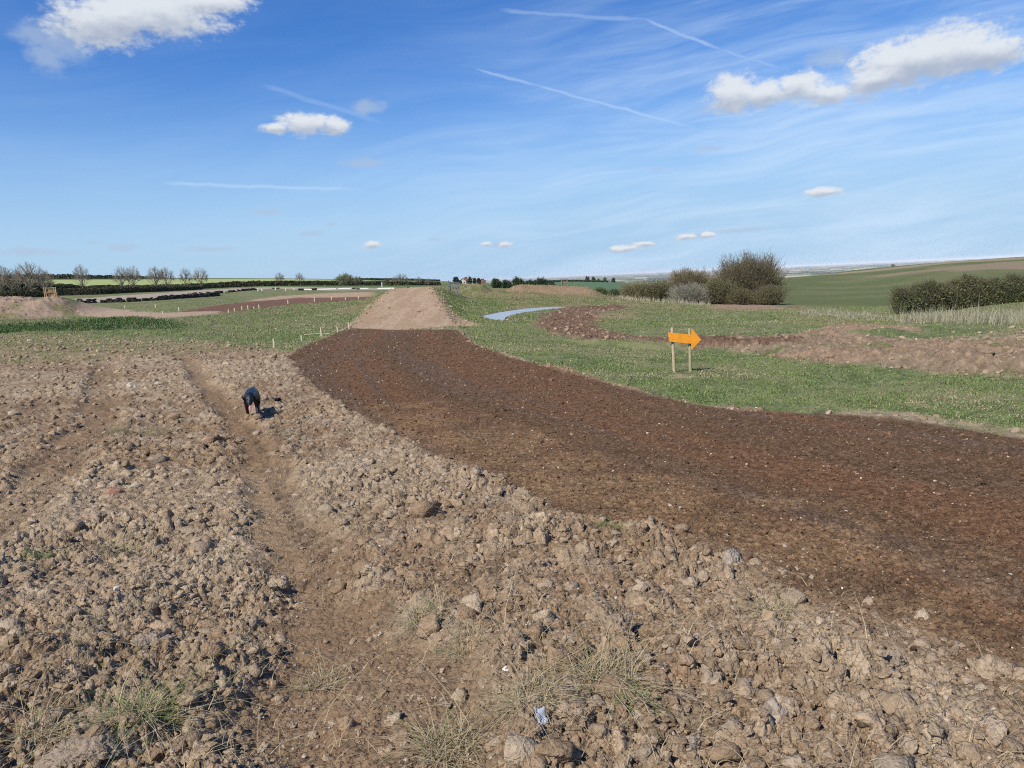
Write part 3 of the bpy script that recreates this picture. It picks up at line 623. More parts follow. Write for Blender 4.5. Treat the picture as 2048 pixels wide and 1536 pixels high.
# ------------------------------------------------------------------ timber helpers
def boxm(cx, cy, cz, sx, sy, sz, R=None):
    v = np.array([[x, y, z] for x in (-1, 1) for y in (-1, 1) for z in (-1, 1)], float)*.5*np.array([sx, sy, sz])
    if R is not None: v = v@np.array(R).T
    v += np.array([cx, cy, cz]); f = np.array([(0, 1, 3, 2), (4, 6, 7, 5), (0, 4, 5, 1), (2, 3, 7, 6), (0, 2, 6, 4), (1, 5, 7, 3)])
    return v, f
def join(parts):
    V = []; Fc = []; o = 0
    for v, f in parts: V.append(v); Fc.append(f+o); o += len(v)
    return np.concatenate(V), np.concatenate(Fc)
def bev(o, w=.004):
    b = o.modifiers.new('bevel', 'BEVEL'); b.width = w; b.segments = 2; return o
def cyl(r0_, r1_, h, n_=14, z0=0):
    a = np.arange(n_)*2*PI/n_; V = np.concatenate([np.stack([np.cos(a)*r, np.sin(a)*r, np.full(n_, z)], -1) for r, z in ((r0_, z0), (r1_, z0+h*.97), (r1_*.8, z0+h))]+[np.array([[0, 0, z0+h]])])
    Fc = [(i, (i+1) % n_, n_+(i+1) % n_, n_+i) for i in range(n_)]+[(n_+i, n_+(i+1) % n_, 2*n_+(i+1) % n_, 2*n_+i) for i in range(n_)]+[(2*n_+i, 2*n_+(i+1) % n_, 3*n_, 3*n_) for i in range(n_)]
    return V, Fc
def mkp(name, V, Fc, m, parent=None, smooth=False):
    me = bpy.data.meshes.new(name); me.from_pydata([tuple(v) for v in V], [], [tuple(dict.fromkeys(int(i) for i in f)) for f in Fc]); me.update()
    me.polygons.foreach_set('use_smooth', [smooth]*len(me.polygons)); me.materials.append(m)
    o = bpy.data.objects.new(name, me); COL.objects.link(o)
    if parent is not None: o.parent = parent
    return o
# ------------------------------------------------------------------ arrow sign
b1 = hit(1349, 744); b2 = hit(1381, 741); Ys = float(b1[1]); sg = empty('arrow_sign', b1, 0, 'orange wooden arrow sign on two posts pointing right, standing in the grass', 'sign')
def post_between(px0, py0, px1, py1, Y, rad, m, parent, nm='post'):
    a = at(px0, py0, Y); t = at(px1, py1, Y); a[2] = T1(a[0], a[1])-.15; L = np.linalg.norm(t-a); V, Fc = cyl(rad, rad*.95, L)
    o = mkp(nm, V, Fc, m, parent, True); d = Vector(t-a).normalized(); o.rotation_mode = 'QUATERNION'; o.rotation_quaternion = d.to_track_quat('Z', 'Y')
    o.location = Vector(a)-Vector(parent.location); bev(o, .003); return o
post_between(1349, 744, 1344, 655, Ys+.05, .040, M_wood, sg); o = post_between(1381, 741, 1379, 657, Ys+.05, .040, M_post, sg); o['label'] = 'greener weathered post'
outl = [(1336.5,665),(1383,669.5),(1383.5,656.5),(1402.5,679.5),(1382.5,700),(1382.8,687.5),(1338,683)]
Pf = np.array([at(a, b, Ys-.035) for a, b in outl]); Pb = Pf+np.array([0, .022, 0]); nO = len(outl)
V = np.concatenate([Pf, Pb])-np.array(sg.location)
bev(mkp('arrow_board', V, [list(range(nO))]+[list(range(2*nO-1, nO-1, -1))]+[(i, i+nO, (i+1) % nO+nO, (i+1) % nO) for i in range(nO)], M_orange, sg), .003)
for sx_, sy_ in ((1343.5, 669), (1345, 679), (1378.5, 673), (1379, 683)):
    p_ = at(sx_, sy_, Ys-.036)-np.array(sg.location); V, Fc = cyl(.006, .006, .004, 8); o = mkp('screw', V, Fc, M_glass, sg); o.location = p_; o.rotation_euler = (PI/2, 0, 0)
# ------------------------------------------------------------------ marker stakes
def stake(px, yt, yb, wpx, label, group, lean=0, m=M_peg):
    c = hit(px, yb); d = math.hypot(c[0], c[1]); h = (yb-yt)/F*c[1]; w = max(wpx*.8/F*c[1], .022)
    pts = [(-.5*w, 0), (.5*w, 0), (.5*w, h*.93), (.18*w, h), (-.5*w, h*.96)]; t_ = w*.5
    V = [(x, -t_/2, z-.1*(z == 0)) for x, z in pts]+[(x, t_/2, z-.1*(z == 0)) for x, z in pts]; k = len(pts)
    o = mkp('marker_stake', V, [list(range(k))]+[list(range(2*k-1, k-1, -1))]+[(i, i+k, (i+1) % k+k, (i+1) % k) for i in range(k)], m)
    o.location = c; o.rotation_euler = (0, lean, 0); return tag(o, label, 'stake', group)
g1 = 'pale stakes beside the bend of the dark track'
stake(548, 676.5, 695.5, 3.2, 'leftmost tall pale stake of the five at the track bend', g1)
stake(603, 670, 682, 2.8, 'shortest pale stake, second from left at the track bend', g1)
stake(642.5, 654.5, 673, 2.8, 'middle and tallest pale stake at the track bend', g1)
stake(676, 653, 664.5, 2.6, 'pale stake leaning left near the ramp foot', g1, -.18)
stake(698, 645, 658, 2.6, 'pale stake standing right at the ramp foot', g1, -.05)
g2 = 'small stakes along the far dark track'
for px, yt, yb, lb in ((457,619,626,'tiny stake at the left end of the far row'),(469,616,622.5,'second tiny stake of the far row'),(484,612,619.5,'third tiny stake of the far row'),(496,610.5,619,'fourth tiny stake of the far row, upright'),
                       (508,613,617.5,'shortest tiny stake of the far row'),(518,609,617,'sixth tiny stake of the far row'),(576,600,608,'lone pale stake in the middle of the far track edge'),(629,593,603.5,'thin tall stake on the far track edge'),
                       (663,592,600,'faint brown stake near the right of the far track'),(691,594.5,599.5,'short stake right of the faint brown stake'),(717,592,598,'last stake of the far track before the ramp'),
                       (358,614.5,622,'pale stake beside the rough grass patch'),(311,608.5,615,'pale stake in front of the tyre wall'),(250,611,616.5,'short pale stake at the left in front of the tyre wall'),(325,622,627.5,'small stake in the light dirt')):
    stake(px, yt, yb, 2.1, lb, g2)
a = hit(606, 669); b = hit(660, 668); tt = np.linspace(0, 1, 14)
L_ = a[None]+(b-a)[None]*tt[:, None]; L_[:, 2] = T(L_[:, 0], L_[:, 1])+.03
V = np.concatenate([L_+np.array([0, 0, .009]), L_-np.array([0, .009, .005]), L_+np.array([0, .009, -.005])]); Fc = []
for k in range(13):
    for s_ in range(3): Fc.append((s_*14+k, s_*14+k+1, ((s_+1) % 3)*14+k+1, ((s_+1) % 3)*14+k))
tag(mkp('marker_tape', V, Fc, M_peg), 'thin pale tape lying between two stakes at the track bend', 'tape')
# ------------------------------------------------------------------ pallets
def pallet(px, yb, Y, W_, H_, m, label, nslat, lean=0, rz=0, rail=2, tall=0, posts=4):
    x = at(px, yb, Y)[0]; z = T1(x, Y); t = empty('wooden_pallet', (x, Y, z), rz, label, 'pallet')
    R = Matrix.Rotation(lean, 3, 'Y')
    for k in range(nslat):
        xx = -W_/2*.78+W_*.78*k/(nslat-1); v, f = boxm(xx, .08, H_*.47, W_*.78/nslat*.5, .02, H_*.86*random.uniform(.92, 1.02), None); v = v@np.array(R).T; mkp('slat', v, f, m, t)
    for k in range(rail):
        zz = H_*(.93-.46*k); v, f = boxm(0, 0, zz, W_*1.02, .05, .07, None); v = v@np.array(R).T; mkp('rail', v, f, m, t)
    for k in range(posts):
        xx = (-W_/2, -W_*.36, W_*.36, W_/2)[k] if posts == 4 else (-W_*.36, W_*.36)[k]
        v, f = boxm(xx, -.055, H_/2-.06, .075, .06, H_+.12+(tall if k in (0, 2) else 0)); v = v@np.array(R).T; mkp('post', v, f, m, t)
    return t
M_pal = mat('tan_pallet_wood', (.42, .30, .17), var=.25, scale=6)
pallet(102, 593, 83, 1.25, .98, M_pal, 'tan slatted wooden pallet frame standing on the stone heap', 9)
pallet(906, 580, 76, 1.15, 1.0, M_blue, 'grey blue slatted pallet leaning tilted beside the top of the ramp', 7, lean=.16, rail=3, tall=.15)
pallet(1129, 570, 88, .86, .80, M_old, 'brown wooden pallet standing on the dirt mound in the centre', 6, rail=2, tall=.2, posts=2)
# ------------------------------------------------------------------ tyres
def torus(R=.3, r=.1, nu=22, nv=9, squash=1.0):
    V = []; Fc = []
    for i in range(nu):
        a = 2*PI*i/nu
        for j in range(nv):
            b = 2*PI*j/nv; rr_ = R-r*.9+(.19)*(.5+.5*math.cos(b))**.6; lug = .006*((i*2) % 4 == 0)
            V.append(((rr_+lug)*math.cos(a), (rr_+lug)*math.sin(a), r*math.sin(b)*squash))
    for i in range(nu):
        for j in range(nv): Fc.append((i*nv+j, ((i+1) % nu)*nv+j, ((i+1) % nu)*nv+(j+1) % nv, i*nv+(j+1) % nv))
    return np.array(V), Fc
tv, tf = torus(); ty0 = None; grpT = 'old tyres walling the gravel road'
def tyre(x, y, z, tilt, rz, s=1.0, lab=None):
    global ty0
    if ty0 is None:
        ty0 = mkp('tyre', tv, tf, M_tyre, None, True); o = ty0; tag(o, 'old black tyre in the long low tyre wall beside the gravel road', 'tyre', grpT)
    else: o = ty0.copy(); COL.objects.link(o)
    o.location = (x, y, z); o.rotation_euler = (tilt, random.uniform(-.1, .1), rz); o.scale = (s, s, s)
    if lab: o['label'] = lab
    return o
def tyre_row(pts, step, stack, lab=None):
    L = GP(pts); seg = np.hypot(*np.diff(L, axis=0).T); tot = seg.sum(); k = int(tot/step)
    cs = np.concatenate([[0], np.cumsum(seg)])
    for i in range(k):
        if random.random() < .07: continue
        s_ = i*step+random.uniform(-.08, .08); x = np.interp(s_, cs, L[:, 0]); y = np.interp(s_, cs, L[:, 1])+random.uniform(-.15, .15); z = T1(x, y)
        hN = random.randint(max(1, stack-1), stack)
        for j in range(hN):
            if False: tyre(x, y, z+.2*j+.28, PI/2-.3, random.uniform(-.5, .5), 1, lab)
            else: tyre(x+random.uniform(-.06, .06), y, z+.1+.2*j, random.uniform(-.4, .4)*(j > 0), random.uniform(0, 3), random.uniform(.85, 1.15), lab)
tyre_row([(150,607),(200,605.5),(260,604),(320,600.5),(390,595),(440,591)], .74, 3)
tyre_row([(390,590),(430,587),(470,583.5),(515,579.5)], 1.0, 2, 'old black tyre in the thin upper row curving along the gravel road')
for px, y_, n_ in ((486, 581, 2), (492, 581, 2), (499, 580.5, 2), (506, 580, 2), (547, 577.5, 1), (556, 577.5, 1), (600, 581, 2), (605, 581, 2), (626, 580.5, 2), (631, 580.5, 2), (707, 578.5, 1), (716, 579, 1)):
    x, y = G(px, y_); z = T1(x, y)
    for j in range(n_): tyre(x, y, z+.12+.2*j, .1, j, 1.1, 'black tyre heaped between the white barrier boards')
tyre(*(lambda p: (p[0], p[1], T1(*p)+.1))(G(818, 576.5)), .2, 0, 1.1, 'single black tyre on the crest of the ramp')
# ------------------------------------------------------------------ white barrier boards
def barrier(pa, ya, pb, yb, h, label, m=M_white):
    a = G(pa, ya); b = G(pb, yb); a = np.array(a); b = np.array(b); L = np.linalg.norm(b-a); c = (a+b)/2; ang = math.atan2(b[1]-a[1], b[0]-a[0])
    za, zb = T1(*a), T1(*b); t = empty('barrier_board', (c[0], c[1], (za+zb)/2), ang, label, 'barrier', 'white boards edging the road')
    R = Matrix.Rotation(-math.atan2(zb-za, L), 3, 'Y')
    v, f = boxm(0, 0, h*.62+.02, L, .05, h*.75); bev(mkp('board', v@np.array(R).T, f, m, t), .01)
    for k in range(max(2, int(L/2.5))):
        xx = -L/2+.15+(L-.3)*k/(max(2, int(L/2.5))-1); v, f = boxm(xx, .06, h*.5-.1, .08, .07, h*1.1+.2); mkp('post', v@np.array(R).T, f, m, t)
barrier(608, 581, 624, 581, .30, 'short white board between two tyre stacks')
barrier(634, 580.5, 672, 579.5, .30, 'longest white board edging the far road')
barrier(677, 579, 705, 578.3, .30, 'white board right of the longest board')
barrier(718, 578.5, 737, 578.2, .25, 'thin white board left of the ramp crest')
barrier(755, 579, 790, 578.5, .28, 'cream board ending at the ramp crest')
for px, yt, yb, lb in ((516,576.5,582,'white post at the left end of the barrier'),(524,577,582,'second white post of the barrier'),(551,575,580.5,'white post above the green verge'),(571,576,581.5,'white post at mid barrier'),(588,576,580.5,'white post before the tyre stack'),(597,576,581,'white post touching the tyre stack'),(764,564.5,574,'tall pale post behind the ramp crest')):
    stake(px, yt, yb, 2.2, lb, 'white posts of the far barrier', 0, M_white)
# ------------------------------------------------------------------ far farm buildings
def shed(px, Y, W_, D_, hw_, hr, wall, label, rz=0):
    x = at(px, 560, Y)[0]; z = T1(x, Y); t = empty('farm_building', (x, Y, z-.1), rz, label, 'building', 'farm buildings behind the bank')
    a, b = W_/2, D_/2
    V = [(-a,-b,0),(a,-b,0),(a,b,0),(-a,b,0),(-a,-b,hw_),(a,-b,hw_),(a,b,hw_),(-a,b,hw_),(0,-b,hr),(0,b,hr)]
    mkp('wall', V, [(0,1,5,8,4),(1,2,6,5),(2,3,7,9,6),(3,0,4,7)], wall, t)
    e = .25; V = [(-a-e,-b-e,hw_-.12),(0,-b-e,hr+.05),(a+e,-b-e,hw_-.12),(-a-e,b+e,hw_-.12),(0,b+e,hr+.05),(a+e,b+e,hw_-.12)]
    V += [(v[0], v[1], v[2]+.12) for v in V]
    mkp('roof', V, [(0,3,4,1),(1,4,5,2),(6,7,10,9),(7,8,11,10),(0,1,7,6),(1,2,8,7),(3,9,10,4),(4,10,11,5),(0,6,9,3),(2,5,11,8)], M_roof, t)
    v, f = boxm(W_*.2, 0, hr-.1, .5, .5, 1.0); mkp('chimney', v, f, M_brick, t)
    for s_ in (-1, 1):
        v, f = boxm(s_*W_*.22, -b-.02, hw_*.6, W_*.16, .06, hw_*.35); mkp('window', v, f, M_glass, t)
shed(926, 415, 3.6, 6, 1.9, 3.3, M_render, 'cream gabled building left in the far farm group')
shed(931.5, 425, 3.6, 6, 2.4, 4.0, M_brick, 'red brick building right behind the cream gable')
shed(948, 420, 4.4, 7, 2.0, 3.2, M_brick, 'low brown building between the dark conifers')
shed(944.3, 412, .9, 2, 2.6, 3.3, M_white, 'narrow white gable beside the tallest conifer')
shed(964, 420, 4.2, 6, 1.9, 2.9, M_brick, 'red brick building at the right end of the farm group')
# ------------------------------------------------------------------ trees, bushes and hedges
def tubes(P0, P1, R0, R1, ns=3):
    d = P1-P0; L = np.linalg.norm(d, axis=1, keepdims=True)+1e-9; d = d/L
    h = np.where(np.abs(d[:, 2:3]) < .9, np.array([[0, 0, 1.]]), np.array([[1., 0, 0]])); u = np.cross(d, h); u /= np.linalg.norm(u, axis=1, keepdims=True); v = np.cross(d, u)
    ring = []
    for P_, R_ in ((P0, R0), (P1, R1)):
        for k in range(ns):
            a = 2*PI*k/ns; ring.append(P_+(u*math.cos(a)+v*math.sin(a))*R_[:, None])
    V = np.stack(ring, 1); Fc = np.array([(k, (k+1) % ns, ns+(k+1) % ns, ns+k) for k in range(ns)])
    return V.reshape(-1, 3), (Fc[None]+(np.arange(len(P0))*2*ns)[:, None, None]).reshape(-1, 4)
M_tw = M_twig
def bare_tree(g, height, width, bark, twig, rmin=.018, N=150):
    """trunk, main limbs fanning out from it, branches to every part of a round crown, fine twigs"""
    root = empty('bare_tree', (0, 0, 0)); fork = np.array([g.normal(0, .1), g.normal(0, .1), height*.20]); K = 11
    a = np.arange(K)*2.4+g.uniform(0, 6); el_ = np.linspace(.15, 1.35, K)+g.normal(0, .08, K)
    prim = fork+np.stack([np.cos(a)*np.cos(el_)*width*.27, np.sin(a)*np.cos(el_)*width*.27, np.sin(el_)*height*.42], -1)*g.uniform(.8, 1.1, K)[:, None]
    d = g.normal(0, 1, (N*2, 3)); d /= np.linalg.norm(d, axis=1, keepdims=True); d = d[d[:, 2] > -.42][:N]; n_ = len(d); q_ = g.uniform(.5, 1, n_)**.45*(.84+.3*vn(d[:, 0]*2.5+5, d[:, 2]*2.5+5, 3))
    tip = np.array([0, 0, height*.60])+d*q_[:, None]*np.array([width*.5, width*.5, height*.42]); j = np.argmin(((tip[:, None]-prim[None])**2).sum(-1), 1)
    m_ = prim[j]*.5+tip*.5+g.normal(0, height*.025, (n_, 3)); t0 = np.zeros(3)-np.array([0, 0, .2])
    V, Fc = tubes(np.array([t0]+[fork]*K), np.array([fork]+[p_ for p_ in prim]), np.array([.20]+[.11]*K), np.array([.15]+[.06]*K), 7); mk('trunk', V, Fc, M_tw, root, col=np.repeat(C(*bark)[None], len(V), 0))
    P0 = [prim[j], m_]; P1 = [m_, tip]; R0 = [np.full(n_, rmin*2.4), np.full(n_, rmin*1.6)]; R1 = [np.full(n_, rmin*1.6), np.full(n_, rmin)]
    for k in range(5):
        s_ = g.uniform(.1, 1, n_)[:, None]; st = m_*(1-s_)+tip*s_; e = g.normal(0, 1, (n_, 3)); e[:, 2] = e[:, 2]*.7+.3; e += d*.9; e /= np.linalg.norm(e, axis=1, keepdims=True)
        P0.append(st); P1.append(st+e*height*g.uniform(.05, .12, n_)[:, None]); R0.append(np.full(n_, rmin)); R1.append(np.full(n_, rmin*.6))
    V, Fc = tubes(np.concatenate(P0), np.concatenate(P1), np.concatenate(R0), np.concatenate(R1), 3); cc = np.repeat(lerp(np.repeat(C(*twig)[None], len(V)//6, 0), C(*bark), g.uniform(0, 1, len(V)//6)), 6, 0); mk('crown', V, Fc, M_tw, root, col=cc)
    return root
protoT = [bare_tree(np.random.default_rng(300+i), 6.5, w_, (.27, .23, .16), (.32, .27, .20), rmin=.019) for i, w_ in enumerate((6.8, 7.2, 6.0, 7.6))]
used = set()
def place_tree(px, yb, yt, wpx, Y, label, k, group='bare trees on the left field boundary'):
    x = at(px, yb, Y)[0]; z = T1(x, Y); zt = at(px, yt, Y)[2]; h = max(zt-z, 1.5); w_ = wpx/F*Y
    p = protoT[k]; s = (w_/(6.8, 7.2, 6.0, 7.6)[k], w_/(6.8, 7.2, 6.0, 7.6)[k], h/6.5)
    if k in used: o = dup(p, (x, Y, z), random.uniform(0, 6), s)
    else: used.add(k); o = p; o.location = (x, Y, z); o.scale = s
    return tag(o, label, 'tree', group)
for a_ in ((6,592,532,50,165,'bare tree cut by the left edge of the picture',0),(38,592,537,46,168,'bare tree second from the left edge',1),(64,592,527,66,160,'tallest bare tree of the left cluster',2),(92,592,541,44,172,'bare tree at the right of the left cluster',3),(25,592,545,40,185,'bare tree behind the leftmost pair',3),
           (166,583,531,34,200,'lone rounded bare tree right of the tan pallet',0),(246,580,534,38,205,'left tree of the close pair of bare trees',1),(268,580,532,38,205,'right tree of the close pair of bare trees',3),
           (313,577,535,38,215,'wide bare tree, left one of a merged pair',2),(334,577,536,36,215,'bare tree merged with the wide one to its left',0),(373,573,537,28,225,'small bare tree left of the whitish shed spot',1),(403,573,536,34,225,'bare tree with an even dome above the hedge',3),
           (560,568,546,22,240,'small bare tree alone on the bright field',2),(600,567,546,20,240,'thin bare tree right of the lone small one',0),(790,571,553,18,240,'small bare tree left of the flat topped one',1),(804,571,547,30,240,'flat topped bare tree above the ramp',3),(838,573,554,18,235,'faint bare tree right of the flat topped one',2),(857,573,557,15,235,'slender dark tree near the ramp corner',0)):
    place_tree(*a_)
def thicket(name, px, yb, yt, wpx, Y, N, tip, stem, leaf, nleaf, label, cat='bush', group=None, rad=.012, seed=1, shell=.55, depth_r=.8, leafs=.05, stems=False, bright=2.1):
    """many stems fanning out of the ground into an uneven dome"""
    g = np.random.default_rng(seed); c = at(px, yb, Y); z0 = T1(c[0], Y); h = at(px, yt, Y)[2]-z0; w_ = wpx/F*Y/2
    t = empty(name, (c[0], Y, z0), 0, label, cat, group)
    a = g.uniform(0, 2*PI, N); e = g.uniform(0, 1, N)**.75*PI/2; q_ = g.uniform(shell, 1, N)**.6*(.86+.26*vn(np.cos(a)*3+e*3, np.sin(a)*3, seed))
    ce_ = np.cos(e)**.55; tipP = np.stack([np.cos(a)*ce_*w_*q_, np.sin(a)*ce_*w_*depth_r*q_, (np.sin(e)**.85*.93+.05)*h*q_], -1)
    b0 = np.stack([np.cos(a)*w_*.28*g.uniform(0, 1, N), np.sin(a)*w_*.25*g.uniform(0, 1, N), np.full(N, -.1)], -1)
    m1 = b0*.55+tipP*.45+g.normal(0, .05*h, (N, 3)); m1[:, 2] += .06*h; m2 = b0*.2+tipP*.8+g.normal(0, .04*h, (N, 3))
    P0 = [b0, m1, m2]; P1 = [m1, m2, tipP]; R0 = [np.full(N, rad*2.2), np.full(N, rad*1.5), np.full(N, rad)]; R1 = [np.full(N, rad*1.5), np.full(N, rad), np.full(N, rad*.5)]
    # side twigs
    K = 4
    for k in range(K):
        s_ = g.uniform(.2, 1, N)[:, None]; st = m1*(1-s_)+tipP*s_; d = g.normal(0, 1, (N, 3)); d[:, 2] = np.abs(d[:, 2])*.8; d += (tipP-b0)/h*.8; d /= np.linalg.norm(d, axis=1, keepdims=True)
        P0.append(st); P1.append(st+d*h*g.uniform(.05, .12, N)[:, None]); R0.append(np.full(N, rad*.8)); R1.append(np.full(N, rad*.4))
    V, Fc = tubes(np.concatenate(P0), np.concatenate(P1), np.concatenate(R0), np.concatenate(R1), 3); nseg = N*(3+K)
    mixv = g.uniform(0, 1, nseg); cc = np.repeat(lerp(np.repeat(C(*stem)[None], nseg, 0), C(*tip), mixv), 6, 0)*bright; mk('branches', V, Fc, M_tw, t, col=cc)
    if stems:
        k5 = 7; a5 = g.uniform(0, 2*PI, k5); P0 = np.stack([np.cos(a5)*w_*.12, np.sin(a5)*w_*.1, np.full(k5, -.1)], -1); P1 = np.stack([np.cos(a5)*w_*.38, np.sin(a5)*w_*.3, np.full(k5, h*.5)], -1)
        V, Fc = tubes(P0, P1, np.full(k5, .15), np.full(k5, .07), 6); mk('trunk', V, Fc, M_tw, t, col=np.repeat(C(*stem)[None], len(V), 0))
    if nleaf:
        i = g.integers(0, N, nleaf); s_ = g.uniform(.35, 1.03, nleaf)[:, None]; c0 = m1[i]*(1-s_)+tipP[i]*s_+g.normal(0, .045*h, (nleaf, 3)); c0[:, 2] = np.maximum(c0[:, 2], .05)
        u_ = g.normal(0, 1, (nleaf, 3)); u_ /= np.linalg.norm(u_, axis=1, keepdims=True); v_ = np.cross(u_, g.normal(0, 1, (nleaf, 3))); v_ /= np.linalg.norm(v_, axis=1, keepdims=True)
        s = leafs*g.uniform(.6, 1.5, nleaf)[:, None]; V = np.stack([c0-u_*s, c0+v_*s*.6, c0+u_*s, c0-v_*s*.6], 1).reshape(-1, 3); Fc = np.arange(nleaf*4).reshape(-1, 4)
        cc = np.repeat(C(*leaf)[None]*bright**.7*g.uniform(.55, 1.5, nleaf)[:, None], 4, 0); mk('foliage', V, Fc, M_blade, t, col=cc, smooth=False)
    return t
gt = 'brown thicket right of centre'; br_, ol = (.10, .085, .045), (.075, .062, .038)
thicket('hawthorn_tree', 1497, 612, 505, 182, 113, 1900, (.115, .095, .05), (.07, .058, .038), (.085, .09, .03), 5200, 'largest round bare tree of the thicket, tallest thing on the skyline', 'tree', gt, .022, 11, .5, stems=True)
thicket('hawthorn_tree', 1378, 600, 534, 122, 120, 1300, (.14, .11, .06), ol, (.12, .11, .035), 2600, 'brown tree left of the largest round tree', 'tree', gt, .02, 12, stems=True)
thicket('willow_bush', 1378, 607, 563, 98, 106, 1500, (.19, .175, .13), (.13, .12, .09), (.14, .14, .09), 3000, 'grey rounded bush in front of the brown tree', 'bush', gt, .010, 13, .3)
thicket('scrub_bush', 1312, 603, 558, 92, 112, 900, br_, ol, (.10, .10, .035), 5000, 'dark olive bush at the left of the grey bush', 'bush', gt, .016, 14, .3)
thicket('scrub_bush', 1268, 598, 562, 78, 113, 700, (.17, .14, .07), ol, (.15, .14, .055), 3000, 'paler olive bush at the left end of the thicket', 'bush', gt, .014, 15, .3)
thicket('scrub_bush', 1436, 608, 553, 92, 109, 1100, br_, ol, (.095, .10, .032), 6500, 'olive bush between the grey bush and the largest tree', 'bush', gt, .016, 16, .3)
thicket('scrub_bush', 1480, 612, 573, 70, 107, 1000, br_, ol, (.085, .085, .032), 5500, 'dense bush under the left half of the largest tree', 'bush', gt, .014, 17, .25)
thicket('scrub_bush', 1538, 613, 568, 76, 108, 1100, (.12, .10, .055), ol, (.09, .09, .036), 5500, 'dense bush under the right half of the largest tree', 'bush', gt, .014, 18, .25)
thicket('scrub_bush', 1200, 593, 574, 44, 113, 600, br_, (.06, .065, .035), (.055, .085, .03), 4500, 'dark green bush right of the pallet mound', 'bush', gt, .012, 19, .3)
thicket('scrub_bush', 1228, 594, 577, 30, 112, 400, br_, (.06, .065, .035), (.045, .07, .025), 3500, 'small dark bush against the far green field', 'bush', gt, .012, 20, .3)
thicket('scrub_bush', 1160, 588, 574, 22, 108, 300, (.15, .15, .08), ol, (.11, .13, .06), 1500, 'small pale green bush on the mound shoulder', 'bush', gt, .012, 21, .3)
ge = 'dark evergreens behind the centre bank'; dk = (.028, .048, .02)
for i, (px, yb, yt, w_, lb) in enumerate(((992,577,556,22,'small dark evergreen left in the centre group'),(1012,578,560,30,'low round dark bush second in the centre group'),(1036,578,554.5,34,'dark spreading evergreen in the middle of the centre group'),(1058,578,560,26,'dark bush behind the dirt mound'),(1080,577,554.5,34,'dark evergreen at the right of the centre group'),(1100,576,561,26,'low dark bush beside the brown pallet'))):
    thicket('evergreen_bush', px, yb, yt, w_, 148, 260, (.06, .06, .035), (.05, .045, .03), dk, 3800, lb, 'bush', ge, .016, 30+i, .2, leafs=.10)
gf = 'dark trees around the far farm'
for i, (px, yt, w_, lb) in enumerate(((913,552.5,15,'round dark tree behind the tilted pallet'),(921,560,6,'small dark tree left of the farm'),(940,553,8,'tallest narrow conifer of the farm'),(949,555.5,7,'thin conifer between farm buildings'),(958,556,9,'dark conifer at the right of the farm'))):
    thicket('conifer_tree', px, 569, yt, w_, 395, 120, (.05, .05, .035), (.05, .045, .03), (.018, .032, .022), 2600, lb, 'tree', gf, .03, 50+i, .15, leafs=.22)
for i, (px, yb, yt, w_, lb) in enumerate(((1175,563,552,11,'round dark tree on the far hedge line'),(1187,563,552.5,10,'second round tree on the far hedge line'),(1197,563,557,6,'tiny tree on the far hedge line'),(1210,563,554,8,'pale far tree at the end of the hedge line'),(1227,566,554,9,'faint green tree on the field corner'))):
    thicket('field_tree', px, yb, yt, w_, 436, 120, (.07, .065, .05), (.06, .05, .04), (.045, .055, .032), 900, lb, 'tree', 'trees on the far hedge line', .04, 60+i, .3, leafs=.2)
thicket('scrub_bush', 690, 574, 546, 46, 238, 500, (.16, .15, .085), (.10, .09, .06), (.10, .12, .05), 2500, 'broad twiggy bush on the hedge left of the ramp', 'bush', None, .03, 70, .3, leafs=.12)
thicket('scrub_bush', 716, 574, 552, 24, 238, 250, (.16, .14, .09), (.10, .09, .06), (.09, .10, .05), 700, 'thin bush beside the broad twiggy bush', 'bush', None, .03, 71, .3, leafs=.12)
thicket('scrub_bush', 774, 575, 557, 16, 236, 200, (.14, .12, .08), (.09, .08, .05), (.07, .09, .035), 1200, 'dark round bush behind the tall pale post', 'bush', None, .03, 72, .3, leafs=.12)
